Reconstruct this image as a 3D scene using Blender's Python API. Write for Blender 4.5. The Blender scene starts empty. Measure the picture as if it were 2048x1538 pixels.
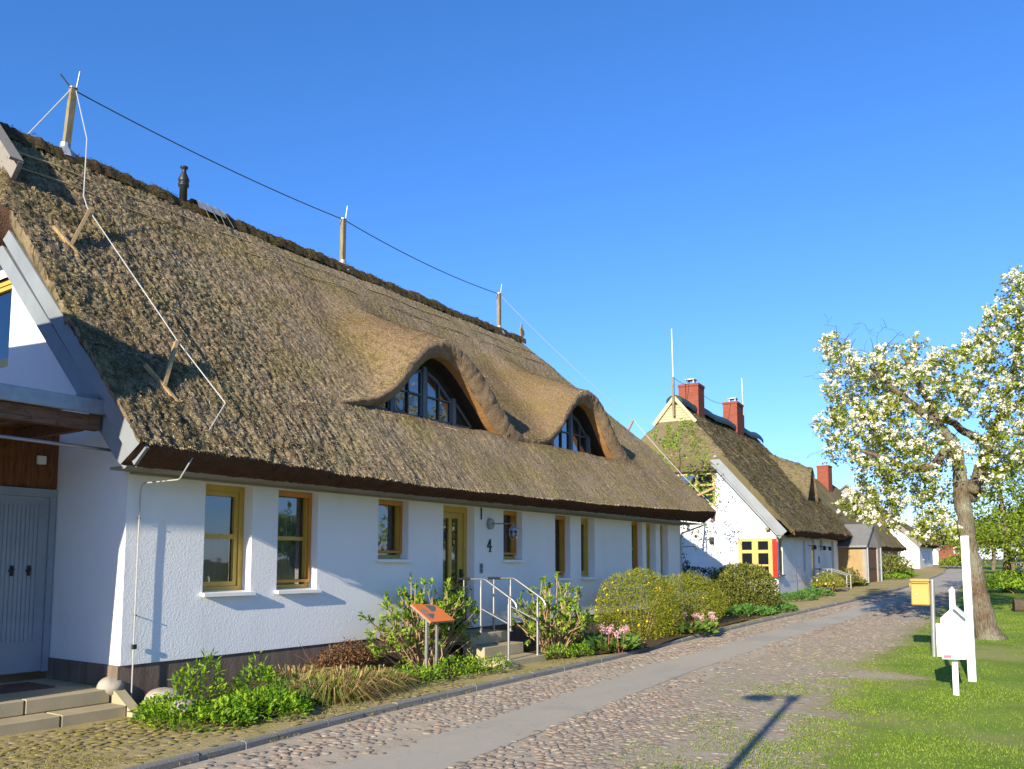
import bpy, math, random
import numpy as np
from mathutils import Matrix, Vector
rng = np.random.default_rng(7)
random.seed(7)
scene = bpy.context.scene
COL = scene.collection
# ---------------------------------------------------------------- camera numbers (measured from perspective lines)
CF, CCX, CCY, CH = 1650.0, 1024.0, 974.0, 1.6
PITCH = math.atan(151 / CF)
YAW = math.atan(1116 / math.hypot(CF, 151))
cF = np.array([-math.sin(YAW) * math.cos(PITCH), math.cos(YAW) * math.cos(PITCH), math.sin(PITCH)])
cR = np.array([math.cos(YAW), math.sin(YAW), 0.0])
cU = np.cross(cR, cF)
CAM = np.array([0, 0, CH])
def ray(x, y): return cF * CF + cR * (x - CCX) - cU * (y - CCY)
def at(x, y, Y):
    d = ray(x, y); return CAM + d * (Y / d[1])
def atX(x, y, X):
    d = ray(x, y); return CAM + d * (X / d[0])
def gz(Y):
    return -0.35 + 0.018 * np.maximum(0, np.minimum(Y, 95) - 15) + 0.004 * np.maximum(0, Y - 95)
# ---------------------------------------------------------------- noise
def vnoise(x, y, seed=0):
    x = np.asarray(x, float); y = np.asarray(y, float)
    r = np.random.default_rng(seed); T = r.random((256, 256))
    xi = np.floor(x).astype(int); yi = np.floor(y).astype(int)
    fx = x - xi; fy = y - yi
    fx = fx * fx * (3 - 2 * fx); fy = fy * fy * (3 - 2 * fy)
    a = T[xi & 255, yi & 255]; b = T[(xi + 1) & 255, yi & 255]
    c = T[xi & 255, (yi + 1) & 255]; d = T[(xi + 1) & 255, (yi + 1) & 255]
    return (a * (1 - fx) + b * fx) * (1 - fy) + (c * (1 - fx) + d * fx) * fy
def fbm(x, y, seed=0, o=3):
    s = 0; a = 1; t = 0
    for i in range(o):
        s = s + a * vnoise(x * 2 ** i, y * 2 ** i, seed + i); t += a; a *= .5
    return s / t
def unit(v):
    v = np.asarray(v, float)
    return v / np.maximum(np.linalg.norm(v, axis=-1, keepdims=True), 1e-9)
def rdir(n, up=0.0):
    v = rng.normal(size=(n, 3)); v = unit(v); v[:, 2] += up
    return unit(v)
# ---------------------------------------------------------------- mesh builder
ORG = {}
class MB:
    def __init__(s, T=None):
        s.v = []; s.f = []; s.n = 0; s.T = T; s.uv = None
    def add(s, V, F, mi=0):
        V = np.asarray(V, float).reshape(-1, 3)
        if s.T is not None:
            V = V @ s.T[:3, :3].T + s.T[:3, 3]
        groups = F if isinstance(F, list) and len(F) and isinstance(F[0], np.ndarray) else None
        if groups is None:
            by = {}
            for f in F: by.setdefault(len(f), []).append(f)
            groups = [np.array(q) for q in by.values()]
        for g in groups:
            if len(g): s.f.append((g + s.n, mi))
        s.v.append(V); s.n += len(V); return s
    def bx(s, x0, x1, y0, y1, z0, z1, mi=0):
        V = [(x, y, z) for x in sorted((x0, x1)) for y in sorted((y0, y1)) for z in sorted((z0, z1))]
        return s.add(V, [(0, 1, 3, 2), (4, 6, 7, 5), (0, 4, 5, 1), (2, 3, 7, 6), (0, 2, 6, 4), (1, 5, 7, 3)], mi)
    def bev(s, x0, x1, y0, y1, z0, z1, b=.01, mi=0):
        # box with chamfered edges
        lo = np.array([min(x0, x1), min(y0, y1), min(z0, z1)]); hi = np.array([max(x0, x1), max(y0, y1), max(z0, z1)])
        V = []; idx = {}
        for sx in (0, 1):
            for sy in (0, 1):
                for sz in (0, 1):
                    c = np.where([sx, sy, sz], hi, lo); d = np.where([sx, sy, sz], -b, b)
                    for k in range(3):
                        p = c + d; p[k] = c[k]; idx[(sx, sy, sz, k)] = len(V); V.append(p)
        F = []
        for k in range(3):
            i, j = [q for q in range(3) if q != k]
            for sk in (0, 1):
                q = []
                for (a_, b_) in ((0, 0), (1, 0), (1, 1), (0, 1)):
                    t = [0, 0, 0]; t[k] = sk; t[i] = a_; t[j] = b_; q.append(idx[(*t, k)])
                if (sk == 1) != (k == 1): F.append(q)
                else: F.append(q[::-1])
        for k in range(3):
            i, j = [q for q in range(3) if q != k]
            for a_ in (0, 1):
                for b_ in (0, 1):
                    t0 = [0, 0, 0]; t0[i] = a_; t0[j] = b_; t1 = list(t0); t1[k] = 1
                    F.append([idx[(*t0, i)], idx[(*t0, j)], idx[(*t1, j)], idx[(*t1, i)]])
        for sx in (0, 1):
            for sy in (0, 1):
                for sz in (0, 1): F.append([idx[(sx, sy, sz, k)] for k in range(3)])
        return s.add(V, F, mi)
    def bar(s, p, q, w, h, up=(0, 0, 1), mi=0):
        p = np.array(p, float); q = np.array(q, float); d = unit(q - p)
        r = np.cross(d, up); r = r / max(np.linalg.norm(r), 1e-6); u = np.cross(r, d)
        V = [e + r * a * w / 2 + u * b * h / 2 for e in (p, q) for a, b in ((-1, -1), (1, -1), (1, 1), (-1, 1))]
        return s.add(V, [(3, 2, 1, 0), (4, 5, 6, 7), (0, 1, 5, 4), (1, 2, 6, 5), (2, 3, 7, 6), (3, 0, 4, 7)], mi)
    def tube(s, P, R, n=8, mi=0, cap=True):
        P = np.asarray(P, float); m = len(P); R = np.broadcast_to(np.asarray(R, float), (m,))
        t = np.gradient(P, axis=0); t = unit(t)
        ref = np.array([0, 0, 1.]) if abs(t[0][2]) < .9 else np.array([1., 0, 0])
        V = []; r = unit(np.cross(t[0], ref))
        for i in range(m):
            r = r - t[i] * (r @ t[i]); r = unit(r); b = np.cross(t[i], r)
            a = np.arange(n) * 2 * math.pi / n
            V.append(P[i] + R[i] * (np.cos(a)[:, None] * r + np.sin(a)[:, None] * b))
        V = np.concatenate(V); k = np.arange(n); k2 = (k + 1) % n
        F = np.concatenate([np.stack([i * n + k, i * n + k2, (i + 1) * n + k2, (i + 1) * n + k], 1) for i in range(m - 1)])
        gs = [F]
        if cap: gs += [k[::-1][None, :], ((m - 1) * n + k)[None, :]]
        return s.add(V, gs, mi)
    def lathe(s, c, prof, n=16, mi=0):
        a = np.arange(n) * 2 * math.pi / n
        V = np.concatenate([np.stack([c[0] + r * np.cos(a), c[1] + r * np.sin(a), np.full(n, c[2] + z)], 1) for r, z in prof])
        k = np.arange(n); k2 = (k + 1) % n; m = len(prof)
        F = np.concatenate([np.stack([i * n + k, i * n + k2, (i + 1) * n + k2, (i + 1) * n + k], 1) for i in range(m - 1)])
        return s.add(V, [F, k[::-1][None, :], ((m - 1) * n + k)[None, :]], mi)
    def prism(s, poly, d, mi=0):
        # poly: list of 3-D points in a plane, extruded by vector d
        P = np.array(poly, float); n = len(P); V = np.concatenate([P, P + np.array(d, float)])
        F = [tuple(range(n))[::-1], tuple(range(n, 2 * n))] + [(i, (i + 1) % n, n + (i + 1) % n, n + i) for i in range(n)]
        return s.add(V, F, mi)
    def grid(s, G, mi=0, flip=False):
        a, b = G.shape[:2]; i = np.arange(a * b).reshape(a, b)
        F = np.stack([i[:-1, :-1], i[1:, :-1], i[1:, 1:], i[:-1, 1:]], -1).reshape(-1, 4)
        if flip: F = F[:, ::-1]
        return s.add(G.reshape(-1, 3), [F], mi)
    def leaves(s, P, D, N, L, W, fold=.25, mi=0):
        n = len(P); L = np.broadcast_to(L, (n,))[:, None]; W = np.broadcast_to(W, (n,))[:, None]
        S = unit(np.cross(D, N)); N = np.cross(S, D)
        V = np.stack([P, P + D * L * .45 + S * W / 2 + N * W * fold, P + D * L, P + D * L * .45 - S * W / 2 + N * W * fold], 1).reshape(-1, 3)
        b = np.arange(n)[:, None] * 4
        return s.add(V, [np.concatenate([b + [0, 1, 2], b + [0, 2, 3]])], mi)
    def blades(s, P, D, L, W, droop=.35, mi=0, side=None):
        n = len(P); L = np.broadcast_to(L, (n,))[:, None]; W = np.broadcast_to(W, (n,))[:, None]
        if side is None:
            a = rng.random(n) * 6.283; side = np.stack([np.cos(a), np.sin(a), 0 * a], 1)
        S = unit(side - D * np.sum(side * D, 1, keepdims=True))
        M = P + D * L * .55
        T = P + D * L + np.array([0, 0, -1.]) * L * droop + unit(D * [1, 1, 0] + 1e-6) * L * droop * .4
        V = np.stack([P - S * W / 2, P + S * W / 2, M + S * W * .4, M - S * W * .4, T], 1).reshape(-1, 3)
        b = np.arange(n)[:, None] * 5
        return s.add(V, [b + [0, 1, 2, 3], b + [3, 2, 4]], mi)
    def build(s, name, mats, parent=None, smooth=False, uv=None, loc=None):
        V = np.concatenate(s.v) if s.v else np.zeros((0, 3))
        org = np.zeros(3)
        if parent is not None: org = ORG[parent.name]
        if loc is not None: org = np.array(loc, float)
        me = bpy.data.meshes.new(name); V = V - org
        me.vertices.add(len(V)); me.vertices.foreach_set('co', V.astype(np.float32).ravel())
        li = []; st = []; tot = []; mi = []; c = 0
        for g, m in s.f:
            n, k = g.shape
            li.append(g.ravel()); st.append(c + np.arange(n) * k); tot.append(np.full(n, k)); mi.append(np.full(n, m)); c += n * k
        if c:
            li = np.concatenate(li).astype(np.int32); st = np.concatenate(st).astype(np.int32)
            mi = np.concatenate(mi).astype(np.int32)
            me.loops.add(c); me.loops.foreach_set('vertex_index', li)
            me.polygons.add(len(st)); me.polygons.foreach_set('loop_start', st)
            me.polygons.foreach_set('material_index', mi)
            me.polygons.foreach_set('use_smooth', np.full(len(st), bool(smooth)))
        me.update(calc_edges=True); me.validate()
        if uv is not None:
            l = me.uv_layers.new(name='UVMap'); vi = np.zeros(len(me.loops), np.int32); me.loops.foreach_get('vertex_index', vi)
            l.data.foreach_set('uv', uv[vi].astype(np.float32).ravel())
        for m in (mats if isinstance(mats, (list, tuple)) else [mats]): me.materials.append(m)
        o = bpy.data.objects.new(name, me); COL.objects.link(o)
        if parent is not None: o.parent = parent
        elif loc is not None: o.location = loc
        ORG[o.name] = org
        return o
def empty(name, loc):
    o = bpy.data.objects.new(name, None); COL.objects.link(o); o.location = loc; o.empty_display_size = .2
    ORG[o.name] = np.array(loc, float); return o
def tag(o, label, cat, group=None, kind=None):
    if label: o['label'] = label
    if cat: o['category'] = cat
    if group: o['group'] = group
    if kind: o['kind'] = kind
    return o
def struct(o):
    o['kind'] = 'structure'; return o
# ---------------------------------------------------------------- materials
class NT:
    def __init__(s, name):
        s.m = bpy.data.materials.new(name); s.m.use_nodes = True; s.t = s.m.node_tree
        s.b = s.t.nodes['Principled BSDF']; s.out = s.t.nodes['Material Output']
    def put(s, sock, v):
        if isinstance(v, bpy.types.NodeSocket): s.t.links.new(v, sock)
        elif isinstance(v, (tuple, list)) and len(v) == 3 and sock.type == 'RGBA': sock.default_value = (*v, 1)
        else: sock.default_value = v
    def n(s, typ, ins=None, out=0, **kw):
        nd = s.t.nodes.new(typ)
        for k, v in kw.items(): setattr(nd, k, v)
        for k, v in (ins or {}).items(): s.put(nd.inputs[k], v)
        return nd.outputs[out]
    def obj(s): return s.n('ShaderNodeTexCoord', out=3)
    def uv(s): return s.n('ShaderNodeTexCoord', out=2)
    def map(s, v, sc=(1, 1, 1), loc=(0, 0, 0), rot=(0, 0, 0)):
        return s.n('ShaderNodeMapping', {'Vector': v, 'Scale': sc, 'Location': loc, 'Rotation': rot})
    def noise(s, v, scale, det=4, rough=.55, dist=0):
        return s.n('ShaderNodeTexNoise', {'Vector': v, 'Scale': scale, 'Detail': det, 'Roughness': rough, 'Distortion': dist})
    def vor(s, v, scale, out=0, feature='F1', rnd=1.):
        nd = s.t.nodes.new('ShaderNodeTexVoronoi'); nd.feature = feature
        s.put(nd.inputs['Vector'], v); nd.inputs['Scale'].default_value = scale; nd.inputs['Randomness'].default_value = rnd
        return nd.outputs[out]
    def ramp(s, f, stops, interp='LINEAR'):
        nd = s.t.nodes.new('ShaderNodeValToRGB'); s.put(nd.inputs[0], f); e = nd.color_ramp.elements; nd.color_ramp.interpolation = interp
        while len(e) < len(stops): e.new(.5)
        for i, (p, c) in enumerate(stops):
            e[i].position = p; e[i].color = (*c, 1) if len(c) == 3 else c
        return nd.outputs[0]
    def mix(s, f, a, b, mode='MIX'):
        nd = s.t.nodes.new('ShaderNodeMix'); nd.data_type = 'RGBA'; nd.blend_type = mode
        s.put(nd.inputs[0], f); s.put(nd.inputs[6], a); s.put(nd.inputs[7], b); return nd.outputs[2]
    def math(s, op, a, b=0.):
        return s.n('ShaderNodeMath', {0: a, 1: b}, operation=op)
    def mr(s, v, a, b, c=0., d=1.):
        return s.n('ShaderNodeMapRange', {0: v, 1: a, 2: b, 3: c, 4: d})
    def bump(s, h, strength=.5, dist=.02, nrm=None):
        i = {'Height': h, 'Strength': strength, 'Distance': dist}
        if nrm is not None: i['Normal'] = nrm
        return s.n('ShaderNodeBump', i)
    def rand(s): return s.n('ShaderNodeNewGeometry', out='Random Per Island')
    def fin(s, col=None, rough=None, bump=None, metal=None, spec=None):
        for k, v in (('Base Color', col), ('Roughness', rough), ('Normal', bump), ('Metallic', metal), ('Specular IOR Level', spec)):
            if v is not None: s.put(s.b.inputs[k], v)
        return s.m
def paint(name, c, rough=.45, var=.12, scale=3., bump=.05, spec=.4):
    t = NT(name); o = t.obj(); n1 = t.noise(o, scale, 5); n2 = t.noise(t.map(o, (1, 1, .2)), 40, 3)
    d = tuple(x * (1 - var) for x in c); e = tuple(min(1, x * (1 + var)) for x in c)
    col = t.mix(t.mr(n1, .3, .7), d, e)
    return t.fin(col, rough, t.bump(n2, bump, .004), spec=spec)
def leafmat(name, stops, tr=.4, rough=.5, sp=.25):
    t = NT(name); col = t.ramp(t.rand(), stops)
    t.b.inputs['Roughness'].default_value = rough; t.put(t.b.inputs['Base Color'], col); t.b.inputs['Specular IOR Level'].default_value = sp
    tl = t.n('ShaderNodeBsdfTranslucent', {'Color': t.mix(1., col, (1.0, 1.0, .45), 'MULTIPLY')})
    mx = t.n('ShaderNodeMixShader', {0: tr, 1: t.b.outputs[0], 2: tl})
    t.t.links.new(mx, t.out.inputs[0]); return t.m
M = {}
def mk_materials():
    # white render
    t = NT('white_render'); o = t.obj(); big = t.noise(o, .7, 4); fine = t.noise(o, 38, 3, .6); v = t.vor(o, 30)
    lo = t.noise(t.map(o, (1, 1, .25)), 1.6, 5)
    col = t.mix(t.mr(big, .3, .75), (.82, .82, .815), (.755, .76, .765)); col = t.mix(t.mr(lo, .55, .8, 0, .35), col, (.62, .61, .58))
    h = t.math('ADD', fine, t.math('MULTIPLY', v, .5))
    M['render'] = t.fin(col, .9, t.bump(h, .27, .010), spec=.15)
    t = NT('white_wash'); o = t.obj(); big = t.noise(o, .9, 5); fine = t.noise(o, 9, 4)
    col = t.mix(t.mr(big, .35, .75), (.82, .81, .79), (.68, .67, .64)); M['wash'] = t.fin(col, .9, t.bump(fine, .3, .02), spec=.15)
    t = NT('plinth_paint'); o = t.obj(); st = t.noise(t.map(o, (1, 1, .12)), 9, 5); b2 = t.noise(o, 30, 3)
    M['plinth'] = t.fin(t.mix(t.mr(st, .3, .7), (.115, .085, .066), (.20, .152, .118)), .8, t.bump(b2, .4, .01), spec=.2)
    # thatch
    def thatch(name, dark, mid, light, moss, mossamt, gray, roughleft=False, bstr=.7):
        t = NT(name); uv = t.uv()
        f1 = t.noise(t.map(uv, (1, .5, 1)), 60, 3, .75); f2 = t.noise(t.map(uv, (1, .6, 1)), 14, 4, .65); f3 = t.noise(uv, 1.0, 4, .55)
        st = t.noise(t.map(uv, (3.2, .18, 1)), 3.0, 4, .6)
        col = t.mix(t.mr(f1, .36, .64), dark, light)
        col = t.mix(t.mr(f2, .38, .66, .0, .55), col, mid)
        col = t.mix(t.mr(st, .45, .75, 0, .45), col, gray)
        mm = t.math('MULTIPLY', t.mr(f3, .44, .64), t.mr(f2, .3, .65, .2, 1.))
        col = t.mix(t.math('MULTIPLY', mm, mossamt), col, moss)
        pat = t.noise(t.map(uv, (1, 1, 1), (7, 3, 0)), .55, 3)
        col = t.mix(t.mr(pat, .5, .75, 0, .4), col, gray)
        if roughleft:   # old mossy blackened reed towards the gable end
            sx = t.n('ShaderNodeSeparateXYZ', {0: uv}, 0); lm = t.mr(sx, 9.5, 5.5); lm2 = t.math('MULTIPLY', lm, t.mr(t.noise(uv, .9, 5, .65), .40, .60))
            col = t.mix(t.math('MULTIPLY', lm2, .72), col, t.mix(t.mr(f2, .4, .6), (.022, .018, .010), (.115, .095, .03)))
            lm3 = t.math('MULTIPLY', t.mr(sx, 14, 9), t.mr(t.noise(t.map(uv, (1, .6, 1)), 7, 3, .6), .50, .62)); col = t.mix(t.math('MULTIPLY', lm3, .75), col, (.035, .027, .014))
        if roughleft:   # reed over the two dormers painted browner and darker, offsetting sun on their tilt
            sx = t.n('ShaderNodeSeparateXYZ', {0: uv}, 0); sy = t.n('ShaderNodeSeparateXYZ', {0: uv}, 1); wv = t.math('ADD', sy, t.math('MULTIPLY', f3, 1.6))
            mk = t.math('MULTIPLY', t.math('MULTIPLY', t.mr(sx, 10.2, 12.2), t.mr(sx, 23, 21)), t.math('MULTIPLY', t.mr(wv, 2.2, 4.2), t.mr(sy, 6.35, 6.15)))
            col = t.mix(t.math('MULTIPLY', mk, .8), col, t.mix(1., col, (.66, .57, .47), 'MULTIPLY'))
        h = t.math('ADD', t.math('MULTIPLY', f1, .8), t.math('MULTIPLY', f2, .5))
        return t.fin(col, .95, t.bump(h, bstr, .03), spec=.06)
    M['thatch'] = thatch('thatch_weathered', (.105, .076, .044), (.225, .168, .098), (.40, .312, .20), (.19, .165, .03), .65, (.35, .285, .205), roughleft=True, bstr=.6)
    M['thatch_far'] = thatch('thatch_mossy', (.07, .056, .032), (.135, .108, .06), (.215, .175, .105), (.125, .115, .02), .85, (.215, .18, .12), bstr=.6)
    t = NT('thatch_straw'); c = t.ramp(t.rand(), [(0, (.08, .058, .03)), (.3, (.19, .14, .08)), (.7, (.36, .28, .17)), (.92, (.54, .44, .30)), (1, (.22, .20, .05))])
    M['straw'] = t.fin(c, .9, spec=.1)
    def reed(name, a, b, c, sc=(1, 1, 1)):
        t = NT(name); o = t.obj(); f = t.vor(o, 60); g = t.noise(o, 5, 4); h = t.noise(o, 50, 3)
        col = t.mix(t.mr(f, 0, .6), a, b); col = t.mix(t.mr(g, .4, .7, 0, .7), col, c)
        return t.fin(col, .95, t.bump(t.math('ADD', f, h), .7, .02), spec=.06)
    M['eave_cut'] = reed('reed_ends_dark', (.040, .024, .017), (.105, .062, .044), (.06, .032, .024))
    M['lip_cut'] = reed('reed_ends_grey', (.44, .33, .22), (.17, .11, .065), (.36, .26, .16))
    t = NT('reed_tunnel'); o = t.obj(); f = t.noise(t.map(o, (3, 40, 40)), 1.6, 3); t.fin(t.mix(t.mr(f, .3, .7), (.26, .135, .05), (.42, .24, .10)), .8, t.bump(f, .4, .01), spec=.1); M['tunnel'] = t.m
    t = NT('ridge_sedge'); o = t.obj(); f = t.noise(t.map(o, (1, .5, 1)), 45, 4, .7); g = t.noise(o, 6, 3)
    M['ridge'] = t.fin(t.mix(t.mr(f, .3, .7), (.025, .016, .01), t.mix(t.mr(g, .4, .65), (.12, .08, .045), (.17, .15, .06))), .95, t.bump(f, .9, .04), spec=.05)
    M['yellow'] = paint('yellow_frame_paint', (.50, .33, .055), .4, .1)
    M['yellow2'] = paint('pale_yellow_paint', (.42, .315, .09), .5, .1)
    M['cream'] = paint('cream_boards', (.40, .335, .19), .5, .1)
    M['orange'] = paint('orange_screen_frame', (.55, .22, .03), .4, .1)
    M['red'] = paint('red_shutter_paint', (.62, .03, .02), .45, .1)
    M['grey_blue'] = paint('grey_blue_paint', (.115, .135, .155), .5, .15)
    M['door_grey'] = paint('grey_door_paint', (.30, .335, .37), .5, .08)
    M['barge'] = paint('pale_barge_paint', (.20, .225, .245), .6, .12, 2.)
    M['sill'] = paint('white_sill', (.80, .80, .80), .4, .04)
    t = NT('white_painted_metal'); o = t.obj(); st = t.noise(t.map(o, (5, 5, .8)), 3, 5, .65); sp = t.noise(o, 22, 4, .7)
    col = t.mix(t.mr(st, .52, .75, 0, .45), (.84, .84, .83), (.58, .57, .50)); col = t.mix(t.mr(sp, .62, .75, 0, .4), col, (.50, .48, .42)); M['white_gloss'] = t.fin(col, .45, t.bump(sp, .1, .004), spec=.35)
    M['black'] = paint('black_metal', (.018, .018, .02), .45, .1)
    M['dark'] = paint('dark_interior', (.012, .012, .013), .9, .1)
    M['curtain'] = paint('net_curtain', (.62, .63, .65), .9, .15)
    M['insect'] = paint('insect_screen', (.03, .032, .036), .35, .1)
    M['zinc'] = paint('zinc_sheet', (.30, .33, .36), .45, .15, 5, .05, .5); M['zinc'].node_tree.nodes['Principled BSDF'].inputs['Metallic'].default_value = .35
    M['steel'] = paint('brushed_steel', (.36, .36, .36), .35, .08, 5); M['steel'].node_tree.nodes['Principled BSDF'].inputs['Metallic'].default_value = .75
    M['galv'] = paint('galvanised_post', (.30, .31, .32), .45, .12, 8); M['galv'].node_tree.nodes['Principled BSDF'].inputs['Metallic'].default_value = .5
    M['cable'] = paint('aluminium_cable', (.40, .40, .39), .5, .08)
    M['cable_dark'] = paint('dark_cable', (.06, .08, .10), .5, .08)
    M['mailbox'] = paint('yellow_mailbox_paint', (.42, .29, .075), .42, .06, 3)
    M['tan'] = paint('tan_render', (.30, .215, .105), .9, .12, 2, .4)
    M['greyrender'] = paint('grey_render', (.27, .25, .22), .9, .15, 2, .4)
    M['info'] = paint('orange_panel', (.72, .20, .05), .4, .06)
    def wood(name, a, b, sc=(8, 8, .7)):
        t = NT(name); o = t.obj(); f = t.noise(t.map(o, sc), 4, 6, .6, 1.2); kn = t.noise(o, 6, 2)
        return t.fin(t.mix(t.mr(kn, .6, .72, 0, .5), t.mix(t.mr(f, .3, .7), a, b), tuple(x * .45 for x in a)), .8, t.bump(f, .35, .008), spec=.15)
    M['wood_grey'] = wood('weathered_post_wood', (.12, .10, .065), (.30, .255, .15))
    M['wood_tan'] = wood('bracket_wood', (.26, .17, .08), (.46, .33, .17))
    M['wood_red'] = wood('red_brown_planks', (.11, .04, .018), (.27, .11, .05))
    M['wood_beam'] = wood('dark_beam_wood', (.10, .05, .03), (.22, .13, .09), (8, .7, 8))
    M['wood_white'] = wood('whitewashed_board', (.19, .175, .15), (.27, .25, .22))
    M['wood_door'] = wood('brown_door_wood', (.09, .05, .035), (.17, .10, .07))
    # brick
    t = NT('red_brick'); o = t.obj()
    c2 = t.n('ShaderNodeCombineXYZ', {0: t.math('ADD', t.n('ShaderNodeSeparateXYZ', {0: o}, 0), t.n('ShaderNodeSeparateXYZ', {0: o}, 1)), 1: t.n('ShaderNodeSeparateXYZ', {0: o}, 2)})
    br = t.t.nodes.new('ShaderNodeTexBrick'); t.put(br.inputs['Vector'], c2); br.inputs['Scale'].default_value = 4.2
    br.inputs['Color1'].default_value = (.27, .065, .04, 1); br.inputs['Color2'].default_value = (.20, .05, .032, 1); br.inputs['Mortar'].default_value = (.20, .14, .11, 1)
    br.inputs['Mortar Size'].default_value = .018; br.inputs['Row Height'].default_value = .3; br.inputs['Brick Width'].default_value = .95
    M['brick'] = t.fin(t.mix(t.mr(t.noise(o, 3, 4), .4, .7, 0, .4), br.outputs[0], (.20, .075, .045)), .9, t.bump(br.outputs[1], -.3, .01), spec=.1)
    t = NT('brick_reddish_far'); M['brickfar'] = t.fin(t.mix(t.noise(t.obj(), 3), (.16, .045, .032), (.22, .065, .045)), .9)
    # tiles
    t = NT('grey_roof_sheet'); o = t.obj(); f = t.noise(o, 3, 4); M['greyroof'] = t.fin(t.mix(f, (.11, .11, .112), (.18, .18, .178)), .8)
    t = NT('red_roof_tile'); o = t.obj(); f = t.noise(o, 5, 4); M['redtile'] = t.fin(t.mix(f, (.30, .075, .03), (.2, .05, .025)), .8)
    t = NT('green_ridge_felt'); o = t.obj(); f = t.noise(o, 6, 4); M['greenridge'] = t.fin(t.mix(f, (.012, .035, .03), (.03, .075, .06)), .6, t.bump(f, .5, .05))
    # glass: a see-through pane that mirrors the sky
    t = NT('window_glass'); fr = t.n('ShaderNodeFresnel', {'IOR': 2.3}); tr = t.n('ShaderNodeBsdfTransparent', {'Color': (.62, .65, .67)})
    wob = t.bump(t.noise(t.obj(), 2.2, 2), .05, .03)
    gl = t.n('ShaderNodeBsdfGlossy', {'Color': (.95, .97, 1), 'Roughness': .02, 'Normal': wob}); mx = t.n('ShaderNodeMixShader', {0: fr, 1: tr, 2: gl}); t.t.links.new(mx, t.out.inputs[0]); M['glass'] = t.m
    t = NT('dark_pane'); M['darkpane'] = t.fin((.008, .009, .011), .05, spec=.6)
    # ground
    t = NT('earth_far'); o = t.obj(); f = t.noise(o, .25, 5); g = t.noise(o, 5, 4)
    M['earth'] = t.fin(t.mix(t.mr(f, .35, .65), (.10, .13, .03), (.20, .18, .08)), .95, t.bump(g, .4, .05), spec=.05)
    t = NT('road_sand'); o = t.obj(); f = t.noise(o, 1.3, 5, .6); g = t.noise(o, 45, 4, .7); k = t.noise(o, 7, 4, .6)
    col = t.mix(t.mr(f, .3, .7), (.345, .285, .205), (.46, .39, .29)); col = t.mix(t.mr(k, .5, .75, 0, .55), col, (.27, .23, .17)); col = t.mix(t.mr(g, .35, .75, 0, .5), col, (.51, .44, .33))
    M['sand'] = t.fin(col, .95, t.bump(t.math('ADD', g, t.math('MULTIPLY', k, 2.)), .5, .012), spec=.08)
    t = NT('asphalt'); o = t.obj(); f = t.noise(o, 160, 3, .7); g = t.noise(o, 1.2, 5); k = t.noise(t.map(o, (1, .15, 1)), 3, 4)
    col = t.mix(t.mr(f, .3, .7), (.34, .305, .235), (.45, .405, .315)); col = t.mix(t.mr(g, .35, .7, 0, .5), col, (.41, .37, .295)); col = t.mix(t.mr(k, .5, .75, 0, .3), col, (.29, .265, .215))
    cv = t.n('ShaderNodeTexVoronoi', {'Vector': t.n('ShaderNodeVectorMath', {0: t.map(o, (1.0, .45, 1)), 1: t.n('ShaderNodeTexNoise', {'Vector': o, 'Scale': 2.5, 'Detail': 3}, 1)}, operation='ADD'), 'Scale': .9}, feature='DISTANCE_TO_EDGE')
    col = t.mix(t.mr(cv, .004, .0, 0, .55), col, (.12, .105, .09)); pt = t.noise(o, .55, 3, .5); col = t.mix(t.mr(pt, .52, .60, 0, .35), col, (.26, .24, .21)); ss = t.noise(t.map(o, (1, .6, 1)), 5, 5, .7); col = t.mix(t.mr(ss, .56, .72, 0, .6), col, (.47, .40, .30))
    M['asphalt'] = t.fin(col, .85, t.bump(f, .35, .006), spec=.2)
    t = NT('mossy_path'); o = t.obj(); f = t.noise(o, 2.2, 5, .6); g = t.noise(o, 40, 4, .7); h = t.noise(o, .6, 4); k = t.noise(o, 9, 4, .65)
    col = t.mix(t.mr(f, .38, .62), (.36, .285, .14), (.30, .255, .06)); col = t.mix(t.mr(h, .4, .66, 0, .75), col, (.42, .33, .20)); col = t.mix(t.mr(k, .5, .68, 0, .6), col, (.20, .185, .05)); col = t.mix(t.mr(g, .4, .75, 0, .5), col, (.46, .37, .22))
    M['path'] = t.fin(col, .95, t.bump(t.math('ADD', g, k), .5, .02), spec=.05)
    t = NT('lawn_soil'); o = t.obj(); f = t.noise(o, 1.1, 5); g = t.noise(o, 30, 4, .7); k = t.noise(o, .35, 4)
    col = t.mix(t.mr(f, .35, .65), (.14, .225, .03), (.21, .285, .05)); col = t.mix(t.mr(k, .52, .66, 0, .7), col, (.36, .31, .14)); col = t.mix(t.mr(g, .4, .7, 0, .25), col, (.10, .15, .022))
    u = t.n('ShaderNodeSeparateXYZ', {0: t.uv()}, 0); wv = t.math('ADD', u, t.math('MULTIPLY', t.math('SUBTRACT', t.noise(o, .9, 5, .6), .5), 1.5)); wn = t.math('ADD', wv, t.math('MULTIPLY', t.math('SUBTRACT', t.noise(o, 11, 4, .7), .5), 1.3))
    sandc = t.mix(t.mr(t.noise(o, 9, 4, .65), .35, .65), (.33, .275, .19), (.44, .37, .27)); mossc = t.mix(t.noise(o, 14, 4), (.25, .235, .07), (.33, .29, .13))
    col = t.mix(t.mr(wn, .10, .75), t.mix(t.mr(wn, -.35, .5), sandc, mossc), col)
    M['lawn'] = t.fin(col, .95, t.bump(g, .6, .03), spec=.05)
    t = NT('bed_soil'); o = t.obj(); g = t.noise(o, 25, 4, .7); M['soil'] = t.fin(t.mix(g, (.05, .035, .02), (.15, .11, .065)), .95, t.bump(g, .9, .04), spec=.05)
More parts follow.
